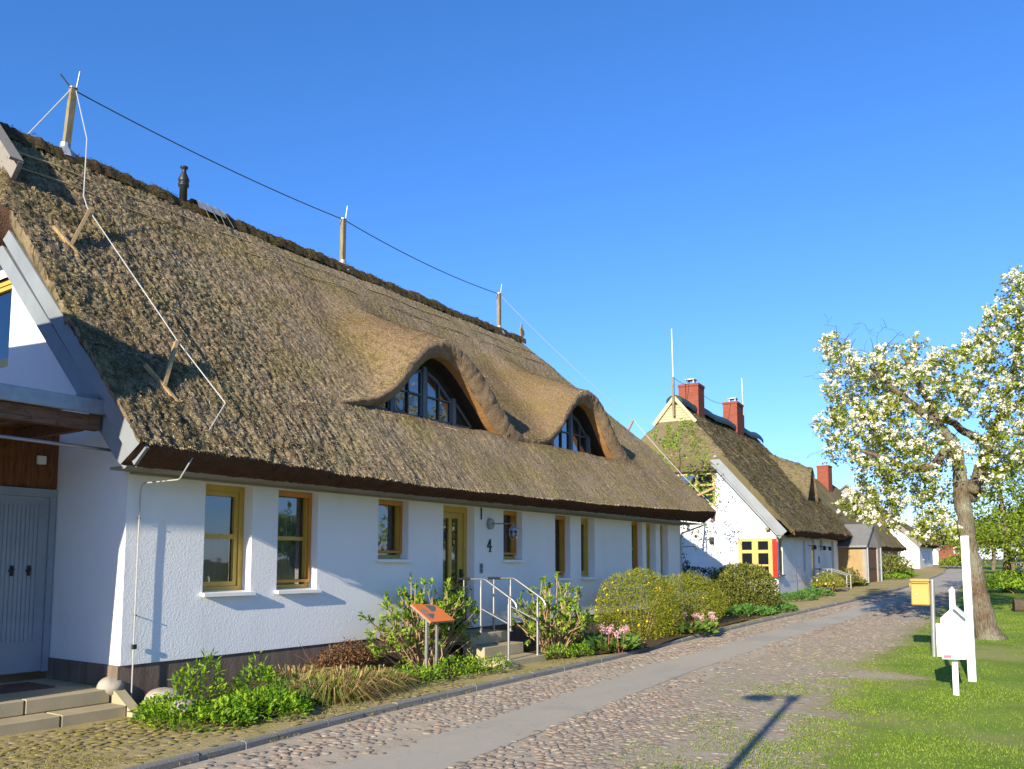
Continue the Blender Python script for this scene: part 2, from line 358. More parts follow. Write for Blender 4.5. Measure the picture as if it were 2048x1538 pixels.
    t = NT('cobble_stone'); o = t.obj(); g = t.noise(o, 35, 4); r = t.ramp(t.rand(), [(0, (.10, .095, .09)), (.25, (.24, .205, .165)), (.38, (.25, .175, .13)), (.55, (.15, .14, .13)), (.75, (.33, .275, .20)), (.86, (.18, .12, .095)), (1, (.29, .26, .22))])
    M['cobble'] = t.fin(t.mix(t.mr(g, .35, .7, 0, .5), r, (.34, .27, .20)), .8, t.bump(g, .3, .01), spec=.2)
    t = NT('mossy_cobble'); o = t.obj(); g = t.noise(o, 9, 4); r = t.ramp(t.rand(), [(0, (.22, .18, .10)), (.3, (.30, .22, .14)), (.6, (.26, .22, .11)), (.85, (.34, .25, .18)), (1, (.22, .19, .12))])
    M['mosscobble'] = t.fin(t.mix(t.mr(g, .38, .55, 0, .85), r, (.25, .215, .055)), .9, t.bump(t.noise(o, 40, 4), .3, .01), spec=.1)
    t = NT('granite_kerb'); o = t.obj(); f = t.noise(o, 60, 4, .7); g = t.noise(o, 3, 4); M['kerb'] = t.fin(t.mix(t.mr(g, .35, .7, 0, .5), t.mix(t.mr(f, .35, .65), (.12, .12, .12), (.30, .29, .275)), (.22, .21, .12)), .85, t.bump(f, .6, .012), spec=.2)
    t = NT('concrete_step'); o = t.obj(); f = t.noise(o, 50, 4, .7); g = t.noise(o, 2.5, 5); M['concrete'] = t.fin(t.mix(t.mr(g, .3, .7), t.mix(f, (.36, .29, .175), (.50, .415, .27)), (.33, .285, .18)), .9, t.bump(f, .35, .01), spec=.12)
    t = NT('field_stone'); o = t.obj(); f = t.noise(o, 22, 5, .7); g = t.noise(o, 3, 4); M['stone'] = t.fin(t.mix(t.mr(g, .3, .7), (.26, .235, .19), (.40, .36, .30)), .85, t.bump(f, .35, .02), spec=.2)
    t = NT('pear_bark'); o = t.obj(); f = t.noise(t.map(o, (6, 6, 1.6)), 5, 5, .65); g = t.noise(o, 1.2, 4); M['bark'] = t.fin(t.mix(t.mr(g, .4, .65), t.mix(t.mr(f, .3, .7), (.06, .043, .03), (.24, .175, .12)), t.mix(t.mr(f, .3, .7), (.15, .145, .105), (.36, .355, .27))), .95, t.bump(f, 1.0, .09), spec=.05)
    t = NT('dark_twig'); f = t.noise(t.obj(), 8, 4); M['twig'] = t.fin(t.mix(f, (.045, .033, .025), (.13, .10, .075)), .95, spec=.05)
    t = NT('tan_stem'); M['stem'] = t.fin(t.ramp(t.rand(), [(0, (.30, .19, .09)), (.5, (.46, .32, .17)), (1, (.36, .25, .15))]), .85, spec=.1)
    L = leafmat
    M['leaf_pear'] = L('pear_leaf', [(0, (.11, .17, .014)), (.5, (.28, .35, .025)), (1, (.46, .49, .05))], .5)
    M['petal'] = L('white_petal', [(0, (.74, .73, .66)), (1, (.88, .87, .82))], .3, .7, .1)
    M['leaf_hyd'] = L('hydrangea_leaf', [(0, (.08, .17, .012)), (.5, (.19, .34, .02)), (1, (.36, .50, .05))], .4)
    M['leaf_green'] = L('ground_cover_leaf', [(0, (.06, .16, .012)), (.5, (.15, .31, .018)), (1, (.36, .48, .03))], .4)
    M['leaf_beet'] = L('matt_leaf', [(0, (.06, .16, .03)), (1, (.14, .29, .06))], .35)
    M['leaf_kerria'] = L('kerria_leaf', [(0, (.14, .18, .016)), (.6, (.27, .29, .026)), (1, (.40, .38, .045))], .4)
    M['leaf_round'] = L('shrub_leaf', [(0, (.06, .09, .014)), (.6, (.16, .18, .03)), (1, (.30, .29, .06))], .35)
    M['leaf_dark'] = L('dark_leaf', [(0, (.010, .020, .008)), (1, (.025, .045, .014))], .2)
    M['leaf_berg'] = L('bergenia_leaf', [(0, (.04, .10, .02)), (.5, (.10, .20, .03)), (.85, (.22, .30, .05)), (1, (.30, .10, .05))], .3)
    M['leaf_tree'] = L('background_leaf', [(0, (.08, .14, .014)), (.5, (.21, .30, .024)), (1, (.36, .43, .045))], .45)
    M['leaf_autumn'] = L('dry_leaf', [(0, (.10, .05, .02)), (1, (.28, .15, .07))], .3)
    M['kerria'] = L('yellow_flower', [(0, (.80, .48, .015)), (1, (.90, .62, .04))], .25)
    M['pink'] = L('pink_flower', [(0, (.62, .26, .34)), (.5, (.78, .46, .54)), (1, (.86, .68, .72))], .3)
    M['drygrass'] = L('dry_grass_blade', [(0, (.19, .10, .045)), (.3, (.40, .25, .115)), (.58, (.50, .37, .18)), (.68, (.13, .20, .03)), (1, (.26, .34, .045))], .3)
    M['grass'] = L('lawn_blade', [(0, (.13, .22, .02)), (.5, (.21, .32, .03)), (.88, (.29, .38, .045)), (1, (.42, .40, .14))], .4)
    M['chive'] = L('narrow_leaf', [(0, (.05, .12, .02)), (1, (.16, .26, .05))], .35)
mk_materials()
M['moss'] = leafmat('moss_tuft', [(0, (.12, .12, .02)), (.6, (.22, .19, .04)), (1, (.28, .24, .09))], .2)
M['leaf_autumn2'] = leafmat('bronze_leaf', [(0, (.08, .07, .015)), (.6, (.18, .13, .03)), (1, (.24, .21, .04))], .35)
M['pinkred'] = paint('pink_red_sticker', (.62, .12, .16), .5)
M['lampglass'] = M['glass']
# ================================================================ house 1 : the long thatched house
def wall_open(mb, P, u0, u1, z0, z1, ops, depth, mi=0, mi_rev=0):
    # wall sheet in the (u,z) plane with rectangular openings and reveals; P(u,z,d) -> world
    us = sorted({u0, u1, *[o[0] for o in ops], *[o[1] for o in ops]}); zs = sorted({z0, z1, *[o[2] for o in ops], *[o[3] for o in ops]})
    for a, b in zip(us[:-1], us[1:]):
        for c, d in zip(zs[:-1], zs[1:]):
            um, zm = (a + b) / 2, (c + d) / 2
            if any(o[0] < um < o[1] and o[2] < zm < o[3] for o in ops): continue
            mb.add([P(a, c, 0), P(b, c, 0), P(b, d, 0), P(a, d, 0)], [(0, 1, 2, 3)], mi)
    for a, b, c, d in ops:
        for (p, q), (r, s_) in (((a, c), (a, d)), ((b, c), (b, d)), ((a, d), (b, d)), ((a, c), (b, c))):
            mb.add([P(p, q, 0), P(r, s_, 0), P(r, s_, depth), P(p, q, depth)], [(0, 1, 2, 3)], mi_rev)
H1 = empty('thatched_house', (-14.5, 15.0, -0.35))
tag(H1, 'long white house with thatched roof, two eyebrow dormers and number 4 by its yellow door', 'house', 'thatched houses along the street')
LIPX, RX, RZ = -9.0, -14.5, 8.85
SL = (RZ - 3.0) / (LIPX - RX)
def z0f(x, y):
    lipdz = np.interp(y, [5.5, 8, 11, 17, 21, 24.7], [.02, -.04, -.10, -.03, .05, .17])
    k = np.clip(1 - (LIPX - x) / 3.0, 0, 1) ** 1.5
    return 3.0 + SL * (LIPX - x) + lipdz * k
def smin(a, b, k): 
    h = np.clip(.5 + .5 * (b - a) / k, 0, 1); return b * (1 - h) + a * h - k * h * (1 - h)
def smax(a, b, k): return -smin(-a, -b, k)
BY = [9.3, 9.7, 9.99, 10.98, 11.5, 11.91, 12.29, 12.76, 13.15, 13.51, 14.13, 14.51, 14.93, 15.35, 15.8, 16.3, 16.9, 17.34, 17.89, 18.39, 18.82, 19.43, 19.89, 20.44, 21.02, 21.5, 21.9, 22.3]
BZ = [4.1, 4.30, 4.38, 4.66, 5.04, 5.56, 5.92, 6.13, 6.13, 6.03, 5.66, 5.33, 4.97, 4.68, 4.5, 4.46, 4.62, 4.92, 5.56, 6.0, 6.13, 6.05, 5.72, 5.12, 4.68, 4.42, 4.30, 4.1]
_yy = np.linspace(9.3, 22.3, 521); _zz = np.interp(_yy, BY, BZ)
_k = np.exp(-.5 * (np.arange(-24, 25) / 7.0) ** 2); _k /= _k.sum()
_zz = np.convolve(np.pad(_zz, 24, mode='edge'), _k, 'valid')
def zl(y): return np.interp(y, _yy, _zz, left=4.0, right=4.0)
DX = -10.3
def roofz(x, y, upper=True):
    z = z0f(x, y)
    if upper:
        zd = zl(y) + .40 * (DX - x)
        w = np.clip((y - 8.6) / 1.6, 0, 1) * np.clip((23.0 - y) / 1.6, 0, 1)
        z = np.where(w > 0, z + (np.maximum(smax(z, zd, .22 + .5 * np.clip((DX - x) / 1.2, 0, 1)), z) - z) * w, z)
    z = smin(z, 8.9 - 1.22 * (y - 21.9), .35)
    return z
def disp(y, s):
    left = np.clip((12.5 - y) / 5.5, 0, 1) * np.clip(.35 + 1.3 * fbm(y * .5, s * .5, 51, 2), 0, 1.2)
    a = fbm(y * 24, s * 9, 3, 2) - .5; b = fbm(y * 40, s * 22, 9, 1) - .5; c = fbm(y * .9, s * .8, 21, 2) - .5; hole = np.clip(.36 - fbm(y * 17 + .4 * np.sin(s * 5), s * 7, 61, 2), 0, 1)
    return a * (.012 + .010 * left) + b * (.018 + .034 * left) + c * .08 + (fbm(y * 4, s * 1.3, 88, 3) - .5) * (.02 + .05 * left) - hole * (.02 + .13 * left)
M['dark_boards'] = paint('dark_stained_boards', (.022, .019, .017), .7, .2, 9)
roof = MB(); UVS = []
def sheet(X, Y, Z, S, mi=0, amp=1.0):
    G = np.stack([X, Y, Z], -1)
    du = np.gradient(G, axis=0); dv = np.gradient(G, axis=1); N = unit(np.cross(du, dv)); N = np.where(N[..., 2:3] < 0, -N, N)
    N = unit(N * .4 + np.array([.68, 0, .73]) * .6)
    G = G + N * (disp(Y, S) * amp)[..., None]
    roof.grid(G, mi); UVS.append(np.stack([Y, S], -1).reshape(-1, 2)); return G
tilt = math.hypot(1, SL)
# left half hip part
xs = np.concatenate([np.linspace(RX, DX, 230), ]); xs_low = np.linspace(-11.2, LIPX, 92)
yl_up = np.where(xs > -12.45, 5.52, np.where(xs < -12.9, 5.28, 5.28 + (xs + 12.9) / .45 * .24))
t = np.linspace(0, 1, 16)
def hipz(x, y): return smin(z0f(x, y), 6.5 + 2.1 * (y - 5.28), .12)
Y = yl_up[:, None] + (5.95 - yl_up[:, None]) * t[None, :]; X = np.repeat(xs[:, None], 16, 1)
GA = sheet(X, Y, hipz(X, Y), (X - RX) * tilt)
yc = np.linspace(5.95, 24.65, 840)
X, Y = np.meshgrid(xs, yc, indexing='ij')
GU = sheet(X, Y, roofz(X, Y), (X - RX) * tilt)
ylo = np.concatenate([np.linspace(5.52, 5.95, 20), yc[1:]])
X, Y = np.meshgrid(xs_low, ylo, indexing='ij')
keep = (X > DX - .02)
zz = roofz(X, Y, False)
inb = (Y > 9.9) & (Y < 21.7)
# apron below the dormers: slightly thicker, top edge squared off
apron = np.clip((Y - 9.6) / .5, 0, 1) * np.clip((22.0 - Y) / .5, 0, 1) * np.clip((X + 10.42) / .1, 0, 1) * np.clip((LIPX - X) / .6, 0, 1)
zz = zz + .035 * apron
# under the dormers the sheet turns into a flat floor
zz = np.where(inb & (X < DX - .05), np.minimum(zz, 4.27), zz)
zz = np.where((~inb) & (X < DX - .02), zz - .12, zz)
GL = sheet(X, Y, zz, (X - RX) * tilt)
lip = GL[-1]
# eave: rounded cut of reed ends, then soffit
n = len(ylo); jit = fbm(ylo * 14, ylo * 0, 5, 3) - .5
cut1 = lip + np.stack([np.full(n, -.02) + jit * .03, 0 * jit, np.full(n, -.05) + jit * .05], 1)
cut2 = np.stack([np.full(n, -9.38), ylo, np.full(n, 2.765) + jit * .03 + np.interp(ylo, [5.5, 11, 24.6], [0.0, 0.0, .06])], 1)
mid = (cut1 * .5 + cut2 * .5) + np.stack([.02 + 0 * jit, 0 * jit, (fbm(ylo * 20, ylo * 0 + 3, 8, 2) - .5) * .05], 1)
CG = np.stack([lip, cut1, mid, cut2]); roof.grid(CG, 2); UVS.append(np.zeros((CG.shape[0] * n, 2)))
# verge face on the left: from the roof edge down to the barge board
vx = np.linspace(-12.5, LIPX, 60); vz = z0f(vx, 5.52) + .0; vb = np.minimum(vz - .06, 2.95 + .95 * (-8.98 - vx))
top = np.concatenate([GA[xs > -12.5][:, 0], GL[xs_low > DX][:, 0]]); bot = top.copy(); bot[:, 1] = 5.66; bot[:, 2] = np.minimum(top[:, 2] - .06, 2.92 + .95 * (-8.98 - top[:, 0]))
m1 = top * .6 + bot * .4; m1[:, 1] = top[:, 1] + .0
VG = np.stack([top, m1, bot]); roof.grid(VG, 0); UVS.append(np.stack([VG[..., 0], VG[..., 2]], -1).reshape(-1, 2))
# left hip lip underside
hl = GA[xs < -12.5][:, 0]; hb = hl.copy(); hb[:, 1] = 5.75; hb[:, 2] = 6.28
roof.grid(np.stack([hl, hb]), 2); UVS.append(np.zeros((2 * len(hl), 2)))
# right verge face
top = np.concatenate([GU[:, -1], GL[xs_low > DX][:, -1]]); bot = top.copy(); bot[:, 2] -= .34; bot[:, 1] -= .12
roof.grid(np.stack([top, bot]), 2); UVS.append(np.zeros((2 * len(top), 2)))
# back slope and closing
bk = [(RX, 5.5, RZ), (RX, 22.0, RZ), (-14.5, 24.5, 5.8), (-19.9, 24.6, 3.0), (-19.9, 5.5, 3.0)]
roof.add([(RX + .05, 5.95, RZ - .1), (RX + .05, 22.0, RZ - .1), (-17.2, 24.5, 5.8), (-19.9, 24.5, 3.0), (-19.9, 5.6, 3.0), (-17, 5.6, 6.1)], [(0, 1, 2, 3, 4, 5)], 0); UVS.append(np.zeros((6, 2)))
# dormer lips : band of cut reed round each bell, and the tunnel behind it
by = np.linspace(9.75, 21.85, 240); bz = zl(by); sl_ = np.gradient(bz, by); nn = np.stack([sl_, -np.ones_like(sl_)], 1); nn = unit(nn)
outer = np.stack([np.full_like(by, DX), by, bz], 1)
dj = (fbm(by * 9, by * 0, 50, 3) - .5) * .05
# take the outer edge from the displaced sheet so that the two meet
outer = np.stack([np.interp(by, GU[-1][:, 1], GU[-1][:, 0]), by, np.interp(by, GU[-1][:, 1], GU[-1][:, 2])], 1)
th = np.interp(by, [9.75, 11.2, 12.7, 14.2, 15.4, 16.3, 17.3, 18.8, 20.3, 21.3, 21.85], [.12, .26, .34, .44, .42, .22, .26, .34, .44, .40, .12])
def off(k, x): return np.stack([np.full_like(by, x) + dj * .6, by + nn[:, 0] * th * k, bz + nn[:, 1] * th * k + dj * .3], 1)
rows = [outer] + [off(k, DX + .05 * math.sin(math.pi * min(k, 1)) - .13 * k ** 1.5) for k in (.12, .3, .5, .7, .88, 1.0)]
LG = np.stack(rows); 
rn = fbm(np.repeat(by[None], len(rows), 0) * 24, np.linspace(0, 9, len(rows))[:, None] + 0 * by[None], 70, 2) - .5
LG[1:, :, 0] += rn[1:] * .05
roof.grid(LG, 3); UVS.append(np.zeros((LG.shape[0] * len(by), 2)))
inner = rows[-1]; back = inner.copy(); back[:, 0] = -10.95; back[:, 1] += nn[:, 0] * .02; 
p4_ = inner * .62 + back * .38
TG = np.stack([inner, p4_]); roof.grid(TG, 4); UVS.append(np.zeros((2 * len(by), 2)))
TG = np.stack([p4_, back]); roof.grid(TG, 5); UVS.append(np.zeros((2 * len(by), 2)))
# loose straw ends over the whole thatch: real little stalks that break up the surface
def straw_on(mb, G, dens, Lr, Wr, mi, uvs, wgt=None, lift=.35):
    a, b = G.shape[:2]; e1 = G[1:, :-1] - G[:-1, :-1]; e2 = G[:-1, 1:] - G[:-1, :-1]
    ar = np.linalg.norm(np.cross(e1, e2), axis=-1)
    if wgt is not None: ar = ar * wgt
    p = (ar / ar.sum()).ravel(); n = int(dens * ar.sum())
    c = rng.choice(len(p), n, p=p); i, j = np.unravel_index(c, ar.shape)
    P = G[i, j] + e1[i, j] * rng.random((n, 1)) + e2[i, j] * rng.random((n, 1))
    D = unit(e1[i, j]); N = unit(np.cross(e1[i, j], e2[i, j])); N = np.where(N[:, 2:3] < 0, -N, N)
    D = unit(D + N * (lift * (.3 + rng.random((n, 1)))) + rng.normal(size=(n, 3)) * .22)
    L = rng.uniform(*Lr, n); W = rng.uniform(*Wr, n)
    v0 = mb.n; mb.leaves(P - D * L[:, None] * .25, D, N, L, W, .3, mi); uvs.append(np.zeros((mb.n - v0, 2)))
yw = np.clip((15 - GU[:-1, :-1, 1]) / 8, .4, 1)
straw_on(roof, GU, 2300, (.03, .07), (.004, .009), 1, UVS, yw)
straw_on(roof, GA, 2300, (.03, .07), (.004, .009), 1, UVS)
gsel = GL[xs_low > DX - .01]; yw = np.clip((15 - gsel[:-1, :-1, 1]) / 8, .45, 1); straw_on(roof, gsel, 2300, (.03, .07), (.004, .009), 1, UVS, yw)
# ragged fringe along the eave and dormer lips
def fringe(line, dens, D0, L, mi):
    seg = np.linalg.norm(np.diff(line, axis=0), axis=1); n = int(seg.sum() * dens); c = rng.choice(len(seg), n, p=seg / seg.sum())
    P = line[c] + (line[c + 1] - line[c]) * rng.random((n, 1)); D = unit(np.array(D0) + rng.normal(size=(n, 3)) * .35)
    v0 = roof.n; roof.leaves(P - D * .03, D, rdir(n), rng.uniform(L * .4, L * 1.3, n), rng.uniform(.008, .016, n), .2, mi); UVS.append(np.zeros((roof.n - v0, 2)))
fringe(lip, 90, (.75, 0, -.6), .05, 1); fringe(GU[-1][(yc > 9.8) & (yc < 21.8)], 70, (.9, 0, -.4), .05, 1)
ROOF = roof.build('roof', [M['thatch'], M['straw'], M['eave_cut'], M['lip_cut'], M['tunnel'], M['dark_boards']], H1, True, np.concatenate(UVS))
ROOF['label'] = 'weathered thatched roof with two eyebrow dormers'
# ridge cap of dark sedge with ragged edge
rc = MB(); ry = np.linspace(5.9, 22.0, 330); prof = [(-.28, -.30), (-.22, -.12), (-.12, .02), (0, .06), (.12, .02), (.20, -.10), (.24, -.24)]
rj = fbm(ry * 4, ry * 0, 90, 4) - .5
G = np.stack([np.stack([RX + px + (fbm(ry * 8, ry * 0 + k, 91, 2) - .5) * .07, ry, RZ + pz + .02 + rj * .10 * (1 if k in (2, 3, 4) else .8) + (fbm(ry * 17, ry * 0 + k * 3, 95, 2) - .5) * .08], 1) for k, (px, pz) in enumerate(prof)])
rc.grid(G); n = 1700
yy = rng.uniform(5.95, 21.95, n); kx = rng.uniform(-.1, .25, n)
P = np.stack([RX + kx, yy, RZ + .10 - np.abs(kx) * .9 + (np.interp(yy, ry, rj)) * .10], 1); D = unit(np.stack([.5 + rng.normal(size=n) * .4, rng.normal(size=n) * .5, rng.normal(size=n) * .5 + .3], 1))
rc.leaves(P, D, rdir(n), rng.uniform(.04, .09, n), rng.uniform(.008, .015, n), .2, 0)
rc.build('ridge_cap', M['ridge'], ROOF, True)
rl = MB()
for dx in (.55, .95):
    yy = np.linspace(6.1, 22.0, 60); rl.tube(np.stack([np.full(60, RX + dx), yy, roofz(np.full(60, RX + dx), yy) + .03 + .02 * np.sin(yy * 3)], 1), .014, 5)
rl.build('binding_rod', M['stem'], ROOF)
# gable triangle boards at the left end of the ridge
gb = MB(); gb.add([(-13.2, 5.93, 7.55), (-15.8, 5.93, 7.55), (-14.5, 5.93, 8.9)], [(0, 1, 2)], 0)
gb.bar((-13.12, 5.86, 7.60), (-14.5, 5.86, 9.02), .30, .07, (0, -1, 0), 0); gb.bar((-15.88, 5.86, 7.60), (-14.5, 5.86, 9.02), .30, .07, (0, -1, 0), 0)
gb.bar((-13.03, 5.80, 7.72), (-14.5, 5.80, 9.20), .05, .20, (0, -1, 0), 0)
gb.build('gable_triangle_board', M['wood_white'], H1)
# finial at the right end of the ridge
fi = MB(); c = np.array([RX, 22.05, RZ - .05])
fi.prism([c + np.array([0, y, z]) for y, z in ((-.07, 0), (.07, 0), (.08, .16), (.15, .24), (.13, .34), (.03, .42), (.01, .55), (-.03, .58), (-.05, .45), (-.10, .36), (-.05, .2))], (.05, 0, 0)); fi.build('ridge_finial', M['wood_grey'], H1)
# walls
ops = dict(w1=(7.16, 7.97, 1.14, 2.72), w2=(8.45, 9.26, 1.14, 2.72), w3=(10.66, 11.46, 1.62, 2.72), dr=(12.47, 13.48, .45, 2.72), w4=(14.52, 15.25, 1.62, 2.72),
           w5=(16.66, 17.37, 1.20, 2.72), w6=(17.90, 18.61, 1.20, 2.72), w7=(20.76, 21.44, 1.20, 2.74), w8=(21.71, 22.36, 1.20, 2.74), w9=(22.68, 23.26, 1.20, 2.74))
XF = -10.0; REC = .19
wl = MB(); Pf = lambda u, z, d: (XF - d, u, z)
wall_open(wl, Pf, 6.0, 24.21, .30, 2.95, list(ops.values()), .42)
# left gable wall with window opening, right gable, back
gp = lambda u, z, d: (u, 6.0 + d, z)
wall_open(wl, gp, -19.0, -10.0, .30, 3.0, [], .2)
wl.add([(-10.0, 6.0, 3.0), (-12.9, 6.0, 6.35), (-13.38, 6.0, 6.35), (-13.38, 6.0, 4.6), (-14.7, 6.0, 4.6), (-14.7, 6.0, 3.0)], [(0, 1, 2, 3, 4, 5)])
wl.add([(-14.7, 6.0, 3.0), (-14.7, 6.0, 6.35), (-16.1, 6.0, 6.35), (-19.0, 6.0, 3.0)], [(0, 1, 2, 3)]); wl.add([(-13.38, 6, 6.05), (-13.38, 6, 6.35), (-14.7, 6, 6.35), (-14.7, 6, 6.05)], [(0, 1, 2, 3)])
wl.add([(-13.38, 6, 4.6), (-13.38, 6, 6.05), (-13.38, 6.2, 6.05), (-13.38, 6.2, 4.6)], [(0, 1, 2, 3)]); wl.add([(-13.38, 6, 4.6), (-14.7, 6, 4.6), (-14.7, 6.2, 4.6), (-13.38, 6.2, 4.6)], [(0, 1, 2, 3)])
wl.add([(-10, 24.21, .3), (-19, 24.21, .3), (-19, 24.21, 3.0), (-17.5, 24.21, 5.6), (-11.6, 24.21, 5.6), (-10, 24.21, 2.95)], [(0, 1, 2, 3, 4, 5)])
wl.add([(-19, 6, -.4), (-19, 24.21, -.4), (-19, 24.21, 3.0), (-19, 6, 3.0)], [(0, 1, 2, 3)])
wl.build('wall', M['render'], H1)
pl = MB(); pl.bx(-10.02, -10.5, 6.03, 12.30, -.5, .30); pl.bx(-10.02, -10.5, 13.6, 24.19, -.5, .30); pl.bx(-10.022, -11.75, 5.985, 6.3, -.5, .295); pl.bx(-10.03, -10.5, 12.30, 13.60, -.5, .28); pl.build('plinth', M['plinth'], H1)
sf = MB(); sf.bx(-9.40, -9.995, 5.75, 24.5, 2.765, 2.80); sf.bx(-9.93, -9.99, 6.02, 24.2, 2.735, 2.764); sf.build('soffit_board', M['greyrender'], H1)
# barge boards on the left gable
bb = MB()
Rl = [(-13.05, 6.80), (-12.55, 6.34), (-10.94, 4.81), (-8.98, 2.95)]; Ll = [(-9.22, 2.76), (-9.36, 2.92), (-12.88, 6.38), (-13.3, 6.8)]
bb.prism([(x, 5.60, z) for x, z in Rl + Ll], (0, .04, 0)); b1 = bb.build('barge_board', M['barge'], H1)
bb = MB(); bb.prism([(x, 5.66, z) for x, z in [(-13.1, 6.42), (-9.33, 2.86), (-9.52, 2.74), (-9.70, 2.86), (-13.4, 6.38)]], (0, .33, 0)); bb.build('barge_board', M['barge'], H1)
# ---- windows
def window(parent, name, u0, u1, z0, z1, P, rec, fm, rail=None, sill=True, screen=False, curtain=True, sillw=.09, fw=.085, muntins=None, label=None, tilt=False):
    f = MB(); B = lambda a, b, c, d, e, g, m=0: f.add([P(*q) for q in [(u, z, dd) for u in (a, b) for z in (c, d) for dd in (e, g)]], [(0, 1, 3, 2), (4, 6, 7, 5), (0, 4, 5, 1), (2, 3, 7, 6), (0, 2, 6, 4), (1, 5, 7, 3)], m)
    d0 = rec; d1 = rec + .09
    z0 = z0 + .03
    for a, b, c, d in ((u0, u0 + fw, z0, z1), (u1 - fw, u1, z0, z1), (u0 + fw, u1 - fw, z1 - fw, z1), (u0 + fw, u1 - fw, z0, z0 + fw)): B(a, b, c, d, d0, d1)
    g = .014; e0 = rec + .022; s = fw * .8; a0, a1, c0, c1 = u0 + fw + .002, u1 - fw - .002, z0 + fw + .002, z1 - fw - .002
    if not screen:
        for a, b, c, d in ((a0, a0 + s, c0, c1), (a1 - s, a1, c0, c1), (a0 + s, a1 - s, c1 - s, c1), (a0 + s, a1 - s, c0, c0 + s)): B(a, b, c, d, e0, d1 - .005)
        if rail: B(a0 + s, a1 - s, rail - .035, rail + .035, e0 + .004, d1 - .01)
        for (k, v) in (muntins or []):
            if k == 'v': B(v - .014, v + .014, c0 + s, c1 - s, e0 + .006, d1 - .012)
            else: B(a0 + s, a1 - s, v - .014, v + .014, e0 + .006, d1 - .012)
    else:
        if rail: B(a0, a1, rail - .03, rail + .03, e0 + .03, d1 - .01)
    w = f.build(name, fm, parent)
    if label: w['label'] = label
    p = MB(); p.add([P(a0, c0, e0 + .045), P(a1, c0, e0 + .045), P(a1, c1, e0 + .045), P(a0, c1, e0 + .045)], [(0, 1, 2, 3)]); p.build('pane', M['glass'], w)
    if screen:
        q = MB(); m = .045
        for a, b, c, d in ((u0 + .01, u0 + .01 + m, z0 + .12, z1 - .005), (u1 - .01 - m, u1 - .01, z0 + .12, z1 - .005), (u0 + .01 + m, u1 - .01 - m, z1 - .085, z1 - .005), (u0 + .01 + m, u1 - .01 - m, z0 + .12, z0 + .12 + m)):
            q.add([P(*r) for r in [(u, z, dd) for u in (a, b) for z in (c, d) for dd in (d0 - .045, d0 - .003)]], [(0, 1, 3, 2), (4, 6, 7, 5), (0, 4, 5, 1), (2, 3, 7, 6), (0, 2, 6, 4), (1, 5, 7, 3)])
        q.build('screen_frame', M['orange'], w)
    k = MB(); k.add([P(u0, z0, d1 + .45), P(u1, z0, d1 + .45), P(u1, z1, d1 + .45), P(u0, z1, d1 + .45), P(u0, z0, d1), P(u1, z0, d1), P(u1, z1, d1), P(u0, z1, d1)], [(0, 1, 2, 3), (0, 4, 5, 1), (3, 2, 6, 7), (0, 3, 7, 4), (1, 5, 6, 2)]); k.build('dark_room', M['dark'], w)
    if curtain:
        us = np.linspace(u0 + fw, u1 - fw, 60); dd = d1 + .12 + .025 * np.sin(us * 75) + .01 * np.sin(us * 31)
        top_ = z1 - fw if curtain is True else curtain
        cu = MB(); cu.grid(np.stack([np.array([P(u, z0 + fw, d) for u, d in zip(us, dd)]), np.array([P(u, top_, d) for u, d in zip(us, dd)])])); cu.build('curtain', M['curtain'], w, True)
    if sill:
        sl = MB(); q = [(u0 - .03, u1 + .03)]
        V = [P(u, z, d) for u in (u0 - .03, u1 + .03) for z, d in ((z0 - .045, -sillw), (z0 + .005, -sillw), (z0 + .03, rec), (z0 - .03, rec), (z0 - .03, -.004), (z0 - .045, -sillw + .02))]
        sl.add(V, [(0, 1, 2, 3, 4, 5), (11, 10, 9, 8, 7, 6)] + [(i, 6 + i, 6 + (i + 1) % 6, (i + 1) % 6) for i in range(6)]); sl.build('sill', M['sill'], w)
    return w
o = ops
window(H1, 'window', *o['w1'], Pf, REC, M['yellow'], rail=1.98, curtain=1.92, label='tall yellow window with a crossbar mirroring the sky')
window(H1, 'window', *o['w2'], Pf, REC, M['yellow'], rail=1.98, screen=True, curtain=True, label='tall window behind an orange framed insect screen')
window(H1, 'window', *o['w3'], Pf, REC, M['yellow'], screen=True, curtain=False, label='short window behind an orange framed insect screen')
window(H1, 'window', *o['w4'], Pf, REC, M['yellow'], screen=True, curtain=False, label='short narrow window behind the wall lamp')
window(H1, 'window', *o['w5'], Pf, REC, M['yellow'], screen=True, curtain=False)
window(H1, 'window', *o['w6'], Pf, REC, M['yellow'], curtain=False, label='narrow yellow window tilted open')
for k in ('w7', 'w8', 'w9'): window(H1, 'window', *o[k], Pf, REC, M['yellow'], rail=1.98, curtain=False, screen=(k == 'w7'))
# gable window at the top left
window(H1, 'window', -14.7, -13.38, 4.6, 6.05, gp, .06, M['yellow'], sill=False, curtain=False, label='yellow framed window high in the gable')
